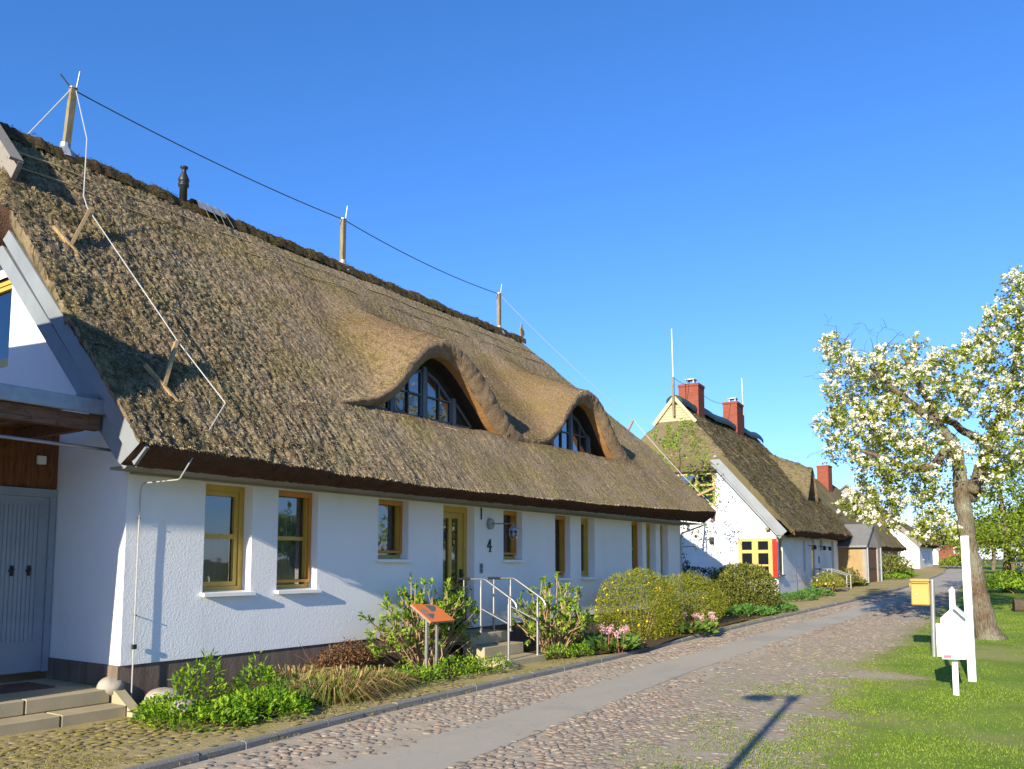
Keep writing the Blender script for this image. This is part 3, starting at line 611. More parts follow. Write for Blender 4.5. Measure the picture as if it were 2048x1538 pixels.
# ---- front door
a, b, c, d = ops['dr']
df = MB(); X = lambda q: XF - q
df.bx(X(REC), X(REC + .10), a, a + .10, c, d); df.bx(X(REC), X(REC + .10), b - .10, b, c, d); df.bx(X(REC), X(REC + .1), a + .1, b - .1, d - .12, d)
df.bx(X(REC + .03), X(REC + .09), a + .105, a + .215, c + .01, d - .125); df.bx(X(REC + .03), X(REC + .09), b - .255, b - .105, c + .01, d - .125)
df.bx(X(REC + .03), X(REC + .09), a + .215, b - .255, d - .24, d - .125); df.bx(X(REC + .03), X(REC + .09), a + .215, b - .255, c + .01, c + .78)
mid_ = (a + .215 + b - .255) / 2; df.bx(X(REC + .02), X(REC + .09), mid_ - .05, mid_ + .05, c + .78, d - .24)
DOOR = df.build('front_door', M['yellow'], H1); DOOR['label'] = 'yellow glazed front door between two shrubs'
g = MB(); g.add([(X(REC + .06), y, z) for y, z in ((a + .2, c + .7), (b - .24, c + .7), (b - .24, d - .2), (a + .2, d - .2))], [(0, 1, 2, 3)]); g.build('pane', M['glass'], DOOR)
g = MB(); g.bx(X(REC + .5), X(REC + .52), a, b, c, d); g.bx(X(REC + .1), X(REC + .5), a, a + .01, c, d); g.bx(X(REC + .1), X(REC + .5), b - .01, b, c, d); g.build('dark_room', M['dark'], DOOR)
g = MB(); g.bx(X(REC + .045), X(REC + .055), a + .216, b - .256, c + 1.75, c + 1.775); g.bx(X(REC + .045), X(REC + .055), a + .216, b - .256, c + 1.6, c + 1.62); g.build('glazing_bar', M['black'], DOOR)
g = MB(); g.bev(X(REC - .01), X(REC + .03), b - .21, b - .15, c + .72, c + 1.02, .008); g.tube([(X(REC - .01), b - .18, c + .90), (X(REC - .06), b - .18, c + .90), (X(REC - .07), b - .24, c + .90), (X(REC - .065), b - .31, c + .89)], .012, 8); g.build('handle', M['black'], DOOR)
# number 4
nm = MB(); yb, zb, xx = 13.90, 1.82, XF + .004
def pol(pts): nm.prism([(xx, yb + .02 + y * .86, zb + .02 + z * .9) for y, z in pts], (.018, 0, 0))
pol([(.095, 0), (.135, 0), (.135, .27), (.10, .27)]); pol([(0, .075), (.094, .075), (.094, .112), (.0, .112)]); pol([(.136, .075), (.175, .075), (.175, .112), (.136, .112)])
pol([(0, .113), (.038, .113), (.099, .235), (.099, .27)]); pol([(.07, -.025), (.16, -.025), (.16, -.001), (.07, -.001)])
nm.build('house_number', M['black'], H1)
bp = MB(); bp.bev(XF + .001, XF + .02, 13.66, 13.76, 1.38, 1.58, .006, 0); pb = bp.build('bell_plate', M['barge'], H1)
for z_ in (1.42, 1.50):
    bp = MB(); bp.bx(XF + .021, XF + .026, 13.69, 13.73, z_, z_ + .03); bp.build('bell_button', M['black'], pb)
# ---- eyebrow dormer windows
def dormer(c):
    f = MB()
    m = (by > c - 2.55) & (by < c + 2.55)
    ins = back[m]; top_ = np.stack([np.full(m.sum(), -10.92), ins[:, 1], np.maximum(ins[:, 2] - .01, 4.28)], 1); bot = top_.copy(); bot[:, 2] = 4.26
    f.grid(np.stack([top_, bot]), 1)
    for sg in (-1, 1): f.bar((-10.895, c + sg * 2.1, 4.40), (-10.895, c + sg * 1.15, 5.25), .14, .03, (1, 0, 0), 1)
    def bar(y0, z0, y1, z1, w=.07, h=.07): f.bar((xx, c + y0, z0), (xx, c + y1, z1), h, w, (0, 1, 0) if abs(y1 - y0) < 1e-6 else (0, 0, 1))
    f.bx(-10.830, -10.915, c - 1.95, c + 2.0, 4.40, 4.50); f.bx(-10.810, -10.915, c - 2.1, c + 2.2, 4.285, 4.395)
    for y in (-.98, 0.0, .98): f.bx(-10.835, -10.915, c + y - .055, c + y + .055, 4.501, 4.501 + (1.12 if y == 0 else .62))
    w = f.build('dormer_window', [M['grey_blue'], M['dark_boards']], H1)
    # glass
    for nm_, poly in (('pane', [(-.90, 4.56), (-.08, 4.56), (-.08, 5.52), (-.40, 5.40), (-.90, 5.02)]), ('pane', [(.08, 4.56), (.90, 4.56), (.90, 5.02), (.40, 5.40), (.08, 5.52)]), ('pane', [(-1.62, 4.56), (-1.06, 4.56), (-1.06, 5.02)])):
        g = MB(); g.add([(-10.895, c + y, z) for y, z in poly], [tuple(range(len(poly)))]); g.build('pane', M['dormer_glass'], w)
    g = MB()
    for s in (-1, 1):
        P = [(s * .90, 4.55), (s * .08, 4.55), (s * .08, 5.53), (s * .40, 5.41), (s * .90, 5.03)]
        for (p, q) in zip(P, P[1:] + P[:1]): g.bar((-10.875, c + p[0], p[1]), (-10.875, c + q[0], q[1]), .06, .035, (1, 0, 0))
        g.bar((-10.870, c + s * .49, 4.55), (-10.870, c + s * .49, 5.36), .03, .035, (1, 0, 0)); g.bar((-10.870, c + s * .08, 5.02), (-10.870, c + s * .90, 5.02), .03, .035, (1, 0, 0))
        T = [(s * 1.66, 4.55), (s * 1.05, 4.55), (s * 1.05, 5.04)]
        for (p, q) in zip(T, T[1:] + T[:1]): g.bar((-10.875, c + p[0], p[1]), (-10.875, c + q[0], q[1]), .06, .035, (1, 0, 0))
    g.build('sash', M['grey_blue2'], w)
    sl = MB(); ys = np.linspace(c - 2.2, c + 2.3, 50); sj = (fbm(ys * 5, ys * 0, 3, 2) - .5) * .03
    sl.grid(np.stack([np.stack([np.full(50, -10.91), ys, 4.30 + sj], 1), np.stack([np.full(50, -10.45), ys, 4.335 + sj], 1), np.stack([np.full(50, -10.27) + sj, ys, 4.31 + sj], 1), np.stack([np.full(50, -10.22) + sj, ys, 4.22 + sj], 1)])); sl.build('sill', M['lip_light'], w, True)
    return w
t = NT('dormer_glass'); M['dormer_glass'] = t.fin((.012, .013, .016), .03, t.bump(t.noise(t.obj(), 2, 2), .05, .03), spec=1.0); t.b.inputs['IOR'].default_value = 1.9
M['grey_blue2'] = paint('dormer_sash_paint', (.09, .105, .12), .5, .1)
M['lip_light'] = paint('pale_reed_sill', (.42, .31, .19), .9, .2, 12, .5)
w = dormer(12.88); w['label'] = 'dark dormer window nearest the gable'
w = dormer(18.93); w['label'] = 'dark dormer window nearest the far end'
# ---- canopy + side entrance at the left end
cn = MB(); cn.bev(-9.93, -9.99, 1.9, 5.74, 3.44, 3.625, .01); cn.bx(-9.99, -12.3, 1.9, 5.58, 3.60, 3.615)
CANOPY = cn.build('canopy', M['zinc'], H1)
c2 = MB(); c2.bx(-10.03, -10.16, 1.9, 5.62, 3.25, 3.435); c2.bx(-10.4, -11.75, 1.9, 5.5, 3.40, 3.43)
for y in np.arange(2.2, 5.5, .8): c2.bx(-10.17, -11.7, y, y + .09, 3.24, 3.395)
c2.build('beam', M['wood_beam'], CANOPY)
c3 = MB(); c3.bx(-10.06, -10.22, 5.46, 5.575, 3.630, 3.70); c3.bx(-10.0, -10.03, 5.3, 5.56, 3.63, 3.70); c3.build('flashing', M['barge'], CANOPY)
c4 = MB(); c4.tube([(-10.05, 1.9, 3.06), (-10.05, 5.94, 3.02)], .022, 8); c4.build('rail_tube', M['steel'], CANOPY)
sw = MB(); sw.bx(-11.75, -11.95, 2.0, 6.0, 2.62, 3.42)
for y in np.arange(2.1, 6.0, .145): sw.bx(-11.745, -11.752, y, y + .137, 2.63, 3.41)
sw.build('plank_panel', M['wood_red'], H1)
sd = MB(); sd.bx(-11.70, -11.78, 5.90, 5.98, .12, 2.61); sd.bx(-11.70, -11.78, 3.9, 5.90, 2.50, 2.61); sd.bx(-11.73, -11.80, 3.95, 5.895, .13, 2.495)
for q in ((5.76, 5.785), (5.27, 5.295)): sd.bx(-11.715, -11.735, q[0], q[1], .50, 2.42)
sd.bx(-11.715, -11.735, 5.295, 5.76, .50, .525); sd.bx(-11.715, -11.735, 5.295, 5.76, 2.395, 2.42)
for y in np.arange(5.315, 5.74, .0555): sd.bx(-11.718, -11.735, y, y + .038, .545, 2.375)
SD = sd.build('side_door', M['door_grey'], H1)
for y in (5.66, 5.44):
    h = MB(); h.bev(-11.69, -11.717, y - .02, y + .02, 1.42, 1.56, .005); h.tube([(-11.69, y, 1.51), (-11.65, y, 1.51), (-11.64, y - .07, 1.49)], .012, 8); h.build('handle', M['black'], SD)
jb = MB(); jb.bev(-11.70, -11.744, 5.70, 5.82, 2.95, 3.07, .008); jb.build('junction_box', M['sill'], H1)
jb = MB(); jb.bev(-11.68, -11.744, 4.80, 5.16, 2.72, 3.08, .01); jb.build('notice_plate', M['sill'], H1)
# ---- vent pipe
vp = MB(); vp.lathe((-14.42, 9.57, 8.70), [(.075, 0), (.075, .42), (.105, .44), (.105, .49), (.075, .50), (.10, .52), (.11, .58), (.045, .73), (.045, .80), (.075, .82), (.075, .85), (.02, .86)], 18); vp.build('vent_pipe', M['black'], H1, True)
vf = MB(); vf.grid(np.array([[(-14.62 + .0, y, 8.955), (-14.45, y, 8.985), (-14.28, y, 8.90), (-14.18, y, 8.72)] for y in (9.78, 10.0, 10.2, 10.42)])); VF = vf.build('ridge_flashing', M['zinc'], H1)
for k in range(4):
    vf = MB(); y = 9.85 + .18 * k; vf.tube([(-14.30, y, 8.93), (-14.10, y + .02, 8.70), (-13.98 + .04 * (k % 2), y + .05, 8.46)], .005, 5); vf.build('tie_wire', M['wood_grey'], VF)
# ---- lightning protection
tops = []
for (y0, z0, y1, z1, ztip, x1) in ((7.25, 8.85, 7.34, 10.12, 10.42, -14.5), (14.05, 8.82, 14.05, 10.06, 10.38, -14.5), (20.80, 8.80, 20.79, 10.03, 10.31, -14.5)):
    p = MB(); p.bar((-14.5, y0, z0 - .1), (x1, y1, z1), .105, .105, (1, 0, 0)); mast = p.build('lightning_mast', M['wood_grey'], H1)
    q = MB(); q.tube([(x1 + .04, y1 + .02, z1 - .18), (x1 + .03, y1 + .04, z1), (x1 + .05, y1 + .08, ztip + .05)], .014, 6); q.lathe((x1, y1, z1), [(.075, 0), (.075, .02), (.03, .035)], 8); q.build('air_rod', M['galv'], mast)
    q = MB(); q.lathe((-14.5, y0, z0 + .0), [(.24, -.10), (.17, .03), (.09, .12), (.085, .20), (.07, .2)], 10); q.build('lead_collar', M['zinc'], mast)
    tops.append(np.array([x1, y1, z1]))
def sag(a, b, s, n=24):
    a = np.array(a, float); b = np.array(b, float); t = np.linspace(0, 1, n)[:, None]; P = a + (b - a) * t; P[:, 2] -= (4 * s * t * (1 - t))[:, 0]; return P
cb = MB()
cb.tube(sag(tops[0] + [0, .05, -.02], tops[1] + [0, -.05, 0], .10), .012, 6); cb.tube(sag(tops[1] + [0, .05, 0], tops[2], .14), .012, 6)
cb.tube([tops[0] + [0, -.05, .0], tops[0] + [0, -.16, .10], tops[0] + [0, -.24, .16]], .014, 6); cb.build('ridge_cable', M['cable_dark'], H1)
cb = MB(); k1 = np.array([-12.62, 6.78, 7.28]); k1a = np.array([-12.62, 6.84, 7.15])
pts = [tops[0] + [.04, .03, -.03], (-13.4, 7.05, 8.72), (-12.75, 6.70, 7.42), (-12.65, 6.72, 7.20), (-10.33, 6.85, 4.73), (-9.60, 7.14, 3.80), (-8.94, 6.04, 2.63), (-9.0, 6.05, 2.61), (-9.86, 6.14, 2.62), (-9.92, 6.145, 2.59), (-9.945, 6.145, 2.5), (-9.95, 6.145, 1.6), (-9.95, 6.14, -.2)]
cb.tube(pts, .009, 6); cb.build('down_conductor', M['cable'], H1)
cb = MB(); cb.tube(sag(tops[0] + [0, -.04, -.03], (-15.3, 6.3, 8.2), .0, 4), .010, 6); cb.build('guy_wire', M['cable'], H1)
for z in (2.17, .93):
    cb = MB(); cb.tube([(-10.0, 6.16, z), (-9.93, 6.15, z)], .008, 6); cb.build('cable_clip', M['black'], H1)
cb = MB(); cb.bev(-9.93, -9.97, 6.12, 6.18, .50, .56, .006); cb.build('cable_clamp', M['black'], H1)
cb = MB(); far = np.array([-9.55, 25.2, 4.6])
cb.tube(sag(tops[2], (-11.9, 25.0, 6.35), .12, 10), .008, 5); cb.tube(sag((-11.9, 25.0, 6.35), (-9.0, 24.9, 3.2), .1, 10), .010, 5); cb.build('down_conductor', M['cable'], H1)
def bracket(base, tip, foot):
    b = MB(); base = np.array(base); tip = np.array(tip); b.bar(base, tip, .075, .045, (0, 1, 0))
    b.bar(base + np.array([-.22, -.14, .30]) * foot, base + np.array([.16, .12, -.22]) * foot, .055, .04, (0, 1, 0)); b.build('cable_bracket', M['wood_tan'], H1)
bracket((-12.02, 6.16, 6.26), (-12.62, 6.74, 7.18), 1.); bracket((-9.86, 6.36, 3.92), (-10.33, 6.83, 4.70), 1.0)
bracket((-11.75, 24.2, 5.85), (-11.85, 24.8, 6.30), .4); bracket((-9.6, 24.3, 3.6), (-9.1, 24.9, 3.95), .5)
rp = MB(); rp.tube([(-9.40, 24.6, 2.75), (-9.7, 24.4, 2.62), (-9.95, 24.2, 2.5), (-9.965, 24.19, 2.3), (-9.965, 24.19, -.2)], .026, 8); rp.build('downpipe', M['cable'], H1)
# wall lamp
WL = empty('wall_lamp', (-10.0, 13.99, 2.40)); tag(WL, 'grey bulkhead lamp on a long arm on the white wall above the number 4', 'wall lamp')
q = MB(); yv = 13.99; a_ = np.arange(18) * 2 * math.pi / 18
q.prism([(-9.998, yv + .095 * math.cos(t_), 2.40 + .115 * math.sin(t_)) for t_ in a_], (.075, 0, 0)); q.build('wall_plate', M['galv'], WL)
q = MB(); q.tube([(-9.93, yv, 2.40), (-9.44, yv + .02, 2.40), (-9.40, yv + .02, 2.38), (-9.40, yv + .02, 2.34)], .014, 8); q.build('arm', M['galv'], WL)
q = MB(); q.lathe((-9.40, yv + .02, 2.09), [(.02, 0), (.06, .012), (.075, .06), (.075, .16), (.03, .17)], 14); q.build('lamp_glass', M['lampglass'] if 'lampglass' in M else M['glass'], WL, True)
q = MB(); c = np.array([-9.40, yv + .02, 2.26]); q.lathe(c, [(.10, -.01), (.09, .03), (.05, .07), (.02, .09)], 14)
for k in range(6):
    t_ = k * math.pi / 3; u = np.array([math.cos(t_), math.sin(t_), 0]); q.tube([c + u * .088, c + u * .092 - [0, 0, .1], c + u * .07 - [0, 0, .17], c - [0, 0, .185]], .006, 5)
q.tube([c + np.array([.095 * math.cos(t_), .095 * math.sin(t_), -.09]) for t_ in np.linspace(0, 6.283, 17)], .006, 5); q.build('lamp_cage', M['zinc'], WL)
# thermometer stick by the lamp
q = MB(); q.bev(-9.975, -9.995, 13.685, 13.715, 2.48, 2.72, .005); q.build('thermometer', M['black'], H1)
# ================================================================ ground, road, kerb, beds
def KX(Y): return np.interp(Y, [-30, 0, 4, 5.4, 7.6, 11, 17, 24, 35, 46, 60, 73, 95, 130, 200], [-6.6, -6.8, -7.1, -7.22, -7.48, -7.62, -7.75, -7.70, -7.38, -7.28, -7.66, -8.3, -10.3, -15, -28])
def LX(Y): return np.interp(Y, [-30, 8, 11.5, 14.5, 22.8, 32, 50, 71, 95, 130, 200], [-1.9, -2.4, -2.85, -3.4, -3.6, -3.95, -5.0, -6.6, -8.6, -13.2, -26])
def SCX(Y): return np.interp(Y, [-30, 0, 6, 9.5, 15, 21, 31, 46, 60, 73, 95, 130], [-4.0, -5.0, -5.45, -5.80, -6.25, -6.28, -6.06, -6.05, -6.6, -7.4, -9.5, -14])
def BX(Y): return np.interp(Y, [5, 5.5, 6.3, 7.5, 9.6, 12.3, 13.7, 16.3, 19, 22.7, 26.8, 34, 52], [-9.2, -8.75, -7.95, -8.3, -8.5, -8.5, -8.45, -7.6, -7.8, -7.95, -7.9, -8.6, -9.6])
YS = np.unique(np.concatenate([np.arange(-25, 60, .5), np.arange(60, 131, 2.), [15.0]]))
def strip(mb, fa, fb, ys, nx, dz, wob=0, seed=0, mi=0):
    t = np.linspace(0, 1, nx)
    X = fa(ys)[:, None] * (1 - t) + fb(ys)[:, None] * t; Y = np.repeat(ys[:, None], nx, 1); Z = gz(Y) + dz
    if wob: Z = Z + (fbm(X * 1.3, Y * 1.3, seed, 4) - .5) * wob
    mb.grid(np.stack([X, Y, Z], -1), mi, flip=True)
gx = np.concatenate([-np.geomspace(1, 900, 26)[::-1], [0], np.geomspace(1, 900, 26)]); gy = np.concatenate([np.linspace(-300, -30, 8), np.arange(-20, 131, 5), np.geomspace(140, 1500, 14)])
X, Y = np.meshgrid(gx, gy, indexing='ij'); g = MB(); g.grid(np.stack([X, Y, gz(Y) - .05], -1)); struct(g.build('ground', M['earth']))
g = MB(); strip(g, lambda y: KX(y) + .005, lambda y: LX(y) + 1.6, YS, 24, 0.0, 0, 4); struct(g.build('road', M['sand'], smooth=True))
g = MB(); strip(g, lambda y: SCX(y) - .48 + (fbm(y * .4, y * 0, 5, 2) - .5) * .10 + (fbm(y * 9, y * 0, 7, 2) - .5) * .05, lambda y: SCX(y) + .48 + (fbm(y * .4, y * 0, 6, 2) - .5) * .10 + (fbm(y * 9, y * 0, 17, 2) - .5) * .05, np.unique(np.concatenate([np.arange(-25, 46.1, .08), YS[YS < 46]])), 5, .006); struct(g.build('asphalt_strip', M['asphalt'], smooth=True))
g = MB(); strip(g, lambda y: KX(y) + .05, lambda y: LX(y) + .1, np.unique(np.concatenate([np.arange(44, 131, 1.0), YS[YS > 44]])), 6, .014); struct(g.build('far_roadway', M['asphalt'], smooth=True))
g = MB(); strip(g, lambda y: np.minimum(KX(y) - 9.0, -9.9) * 0 - 21.0, lambda y: KX(y) - .095, YS[YS > -24], 90, .075, .035, 9); struct(g.build('pavement', M['path'], smooth=True))
# kerb : granite setts end to end with small gaps and uneven tops
kb = MB(); y = -6.0
while y < 80:
    L = rng.uniform(.35, .9); x0 = KX(y); x1 = KX(y + L - .012); t = rng.uniform(-.008, .010); w = rng.uniform(.085, .105); e = rng.uniform(-.008, .008)
    za, zb = gz(y), gz(y + L); V = []
    for (xx, yy, zz) in ((x0, y, za), (x1, y + L - .012, zb)):
        V += [(xx - w + e, yy, zz - .1), (xx + e, yy, zz - .1), (xx + e, yy, zz + .060 + t), (xx - .02 + e, yy, zz + .080 + t), (xx - w + e + .01, yy, zz + .083 + t), (xx - w + e, yy, zz + .07)]
    kb.add(V, [(0, 1, 2, 3, 4, 5)[::-1], (6, 7, 8, 9, 10, 11)] + [(i, (i + 1) % 6, 6 + (i + 1) % 6, 6 + i) for i in range(6)]); y += L
struct(kb.build('kerb', M['kerb']))
# lawn : U = distance from the worn road edge
lx = np.concatenate([np.linspace(-1.9, 3.0, 40), np.geomspace(3.2, 48, 24)]); ly = np.unique(np.concatenate([np.arange(-25, 60, .4), np.arange(60, 131, 2.)]))
Yg, Ug = np.meshgrid(ly, lx, indexing='ij'); Xg = LX(Yg) + Ug; g = MB(); g.grid(np.stack([Xg, Yg, gz(Yg) + .007 + .018 * np.clip(Ug / 1.2, 0, 1) + (fbm(Xg * 1.3, Yg * 1.3, 12, 4) - .5) * .03 * np.clip(Ug + .2, 0, 1)], -1), 0, True)
Uw = Ug - np.where(Yg < 15.5, .10 * np.clip((15.5 - Yg) / 5, 0, 1), 0) - 1.35 * np.exp(-((Xg + 2.6) / .75) ** 4 - ((Yg - 15.4) / .42) ** 2)
struct(g.build('lawn', M['lawn'], smooth=True, uv=np.stack([Uw, Yg], -1).reshape(-1, 2)))
# planting bed soil
g = MB(); ys = np.arange(6.15, 12.2, .15); strip(g, lambda y: y * 0 - 10.02, BX, ys, 12, .10, .06, 15); ys = np.arange(13.75, 28, .2); strip(g, lambda y: np.where(y < 24.3, -10.02, -11.5), BX, ys, 12, .10, .06, 16); struct(g.build('planting_bed', M['soil'], smooth=True))
# ---- cobbles : every stone is a low dome
def cobbles(name, mat, pts, size, hgt, flat=.6):
    n = len(pts); k = 9; a = np.arange(k) * 2 * math.pi / k
    sx = rng.uniform(*size, n); sy = sx * rng.uniform(.6, 1.0, n); rot = rng.random(n) * 3.14; h = rng.uniform(*hgt, n)
    rj = rng.uniform(.82, 1.12, (n, k)); tilt = rng.normal(size=(n, 2)) * .06
    V = []
    for rr, hh in ((1.0, -.25), (.86, .55), (.5, .95), (0.0, 1.0)):
        kk = k if rr > 0 else 1
        aa = a[:kk][None]; x = sx[:, None] * rr * np.cos(aa) * rj[:, :kk]; y_ = sy[:, None] * rr * np.sin(aa) * rj[:, :kk]
        X = x * np.cos(rot)[:, None] - y_ * np.sin(rot)[:, None]; Yy = x * np.sin(rot)[:, None] + y_ * np.cos(rot)[:, None]
        Z = h[:, None] * hh + X * tilt[:, :1] + Yy * tilt[:, 1:]
        V.append(np.stack([pts[:, :1] + X, pts[:, 1:2] + Yy, pts[:, 2:3] + Z], -1))
    V = np.concatenate(V, 1); m = 3 * k + 1; i = np.arange(k); j = (i + 1) % k
    q = np.concatenate([np.stack([r * k + i, r * k + j, (r + 1) * k + j, (r + 1) * k + i], 1) for r in (0, 1)]); t3 = np.stack([2 * k + i, 2 * k + j, np.full(k, 3 * k)], 1)
    b = (np.arange(n) * m)[:, None, None]
    mb = MB(); mb.add(V.reshape(-1, 3), [(q[None] + b).reshape(-1, 4), (t3[None] + b).reshape(-1, 3)])
    o = mb.build(name, mat, smooth=True); o['kind'] = 'structure'; return o
def jitter_pts(x0f, x1f, y0, y1, stepx, stepy, dz, prob=None):
    P = []; yy = y0; row = 0
    while yy < y1:
        a, b = float(x0f(yy)), float(x1f(yy)); nx = max(1, int((b - a) / stepx))
        xs_ = a + (np.arange(nx) + .5 + (row % 2) * .5) * (b - a) / nx + rng.normal(size=nx) * stepx * .16
        ys_ = yy + rng.normal(size=nx) * stepy * .2
        P.append(np.stack([xs_, ys_], 1)); yy += stepy; row += 1
    P = np.concatenate(P)
    if prob is not None: P = P[rng.random(len(P)) < prob(P[:, 0], P[:, 1])]
    return np.concatenate([P, (gz(P[:, 1]) + dz)[:, None]], 1)
sandcover = lambda x, y: np.clip(1.25 - 1.1 * np.clip(fbm(x * .9, y * .5, 41, 3) - .42, 0, 1) * 4, .25, 1)
P = jitter_pts(lambda y: KX(y) + .10, lambda y: SCX(y) - .43, 3.5, 46, .118, .095, .003, lambda x, y: sandcover(x, y) * .97)
P2 = jitter_pts(lambda y: SCX(y) + .44, lambda y: LX(y) + (1.0 if y < 15 else .2), 3.5, 46, .118, .095, .006, lambda x, y: np.clip(sandcover(x, y) * np.clip(.95 - .5 * (x - LX(y) + .9), .05, 1.), 0, 1))
cobbles('road_cobbles', M['cobble'], np.concatenate([P, P2]), (.042, .070), (.007, .014))
P = jitter_pts(lambda y: -9.6 if y < 6 else float(BX(y)) - .1, lambda y: KX(y) - .18, 2.2, 24, .130, .105, .080, lambda x, y: np.clip((17 - y) / 8, .15, .97) * np.clip(fbm(x * 1.1, y * 1.1, 77, 3) * 3.4 - .95, 0, 1))
P[:, 2] += 0.0
cobbles('pavement_cobbles', M['mosscobble'], P, (.045, .078), (.002, .008))
# ================================================================ steps, rails, boards
S1 = empty('side_steps', (-10.6, 4.5, -.3)); tag(S1, 'two wide concrete steps up to the grey side door', 'steps')
def blocks(root, x0, x1, ycuts, z0, z1):
    for a, b in zip(ycuts[:-1], ycuts[1:]):
        q = MB(); q.bev(x0, x1, a + .006, b - .006, z0, z1, .012); q.build('step_block', M['concrete'], root)
blocks(S1, -9.68 + .0, -10.05, [1.6, 2.9, 4.05, 5.12, 5.92], -.42, -.145); blocks(S1, -10.02, -10.42, [1.6, 2.7, 3.75, 4.88, 5.90], -.142, .03)
q = MB(); q.bx(-10.425, -11.70, 1.6, 5.97, -.3, .022); q.build('landing', M['concrete'], S1)
q = MB(); q.prism([(-10.40, 5.925, .05), (-10.02, 5.925, .03), (-9.55, 5.925, -.24), (-9.55, 5.925, -.42), (-10.40, 5.925, -.42)], (0, .14, 0)); q.build('side_stone', M['concrete'], S1)
dm = MB(); dm.bev(-10.75, -11.45, 4.9, 5.6, .0235, .038, .006); o = dm.build('doormat', M['wood_door'], loc=(-11.1, 5.2, .0235)); tag(o, 'dark flat doormat lying before the grey side door', 'doormat')
S2 = empty('front_steps', (-9.2, 12.97, -.3)); tag(S2, 'narrow concrete steps between two shrubs up to the yellow door', 'steps')
for x0, x1, z0, z1, ya, yb in ((-8.42, -9.0, -.42, -.15, 12.25, 13.68), (-8.90, -9.4, -.148, .06, 12.32, 13.62), (-9.25, -9.975, .062, .27, 12.38, 13.58)):
    q = MB(); q.bev(x0, x1, ya, yb, z0, z1, .012); q.build('step_block', M['concrete'], S2)
def handrail(y, lab, dark):
    r = empty('handrail', (-8.47, y, -.15)); tag(r, lab, 'handrail', 'handrails at the front steps')
    q = MB(); pts = [(-9.62, y, 1.29), (-9.05, y, 1.29), (-8.98, y, 1.27), (-8.40, y, .93), (-8.33, y, .87), (-8.30, y, .80), (-8.31, y, .74)]
    q.tube(pts, .021, 10); q.build('rail', M['steel'], r)
    q = MB(); q.tube([(-9.63, y, 1.29), (-9.33, y, 1.29)], .026, 10); q.build('grip', M['black'], r)
    for x, zb, zt in ((-9.5, .27, 1.27), (-9.1, .27, 1.27), (-8.48, -.15, .96)):
        q = MB(); q.tube([(x, y, zb), (x, y, zt - .12)], .024, 10); q.tube([(x, y, zt - .125), (x, y, zt)], .011, 8); q.lathe((x, y, zb), [(.05, 0), (.05, .012), (.02, .014)], 12); q.build('post', M['steel'], r)
    q = MB(); q.tube([(-9.08, y, .74), (-8.50, y, .50)], .017, 8); q.build('lower_rail', M['steel'], r)
    return r
handrail(13.46, 'steel handrail on the far side of the steps to the yellow door', 1)
handrail(12.48, 'steel handrail on the near side of the yellow door steps, half hidden by leaves', 1)
# info board
IB = empty('info_board', (-8.85, 10.8, -.25)); tag(IB, 'orange sloping information panel with small pictures on two thin posts', 'information board')
A, B_, C_, D_ = atX(822, 1208, -9.06), atX(870, 1209, -9.06), atX(910, 1240, -8.70), atX(862, 1244, -8.70)
nrm = unit(np.cross(B_ - A, D_ - A)); nrm = nrm if nrm[2] > 0 else -nrm
q = MB(); q.prism([A, B_, C_, D_], -nrm * .018); q.build('panel', M['info'], IB)
q = MB(); P = lambda u, v, e=.002: A + (B_ - A) * u + (D_ - A) * v + nrm * e
for (u0, u1, v0, v1, m) in ((.52, .90, .06, .40, 0), (.18, .34, .28, .46, 1), (.20, .50, .54, .82, 0), (.52, .66, .60, .84, 1), (.08, .16, .3, .8, 1)):
    q.add([P(u0, v0), P(u1, v0), P(u1, v1), P(u0, v1)], [(0, 1, 2, 3)], m)
q.build('picture', [M['grey_blue'], M['barge']], IB)
q = MB(); q.prism([A - nrm * .02, B_ - nrm * .02, C_ - nrm * .02, D_ - nrm * .02], -nrm * .02); q.build('back_plate', M['galv'], IB)
for e in (-.13, .13):
    m = (A + B_ + C_ + D_) / 4 - nrm * .04; q = MB(); q.bar((m[0], m[1] + e, -.3), (m[0], m[1] + e, m[2] - .02), .04, .04, (1, 0, 0)); q.build('post', M['galv'], IB)
# white house shaped box on a post (seen from behind)
YB = 13.62; W = lambda x, y, dy=0.: at(x, y, YB) + np.array([0, dy, 0])
SB = empty('sign_board', (-1.48, 13.72, -.35)); tag(SB, 'white house shaped board on a thin white post standing on the lawn', 'sign')
q = MB(); q.prism([W(*p) for p in ((1881, 1236), (1900, 1219), (1909, 1213.5), (1931, 1233), (1932.5, 1319), (1885, 1318))], (0, .03, 0)); q.build('front_board', M['white_gloss'], SB)
q = MB(); q.prism([W(*p, .031) for p in ((1871, 1247.5), (1905, 1247.5), (1905, 1313), (1874, 1313))], (0, .12, 0)); q.build('back_board', M['white_gloss'], SB)
q = MB(); a_, b_ = W(1909, 1212.5, -.03), W(1934.5, 1235, -.03); q.bar(a_, b_, .30, .02, (0, 0, 1)); q.build('roof_strip', M['white_gloss'], SB)
q = MB(); lo = np.array([-1.475, YB + .19, -.4]); hi = at(1904, 1180, YB + .19); tp = at(1904, 1173, YB + .19); q.bar(lo, hi, .075, .05, (0, 1, 0)); q.add([hi + np.array([a * .0375, b * .025, 0]) for a, b in ((-1, -1), (1, -1), (1, 1), (-1, 1))] + [tp], [(0, 1, 4), (1, 2, 4), (2, 3, 4), (3, 0, 4)]); q.build('post', M['white_gloss'], SB)
q = MB(); c0, c1, c2, c3 = [W(x, y, -.003) for x, y in ((1887, 1310), (1903, 1310), (1903, 1316), (1887, 1316))]; q.add([c0, c1, c2, c3], [(0, 1, 2, 3)]); q.build('sticker', M['pinkred'], SB)
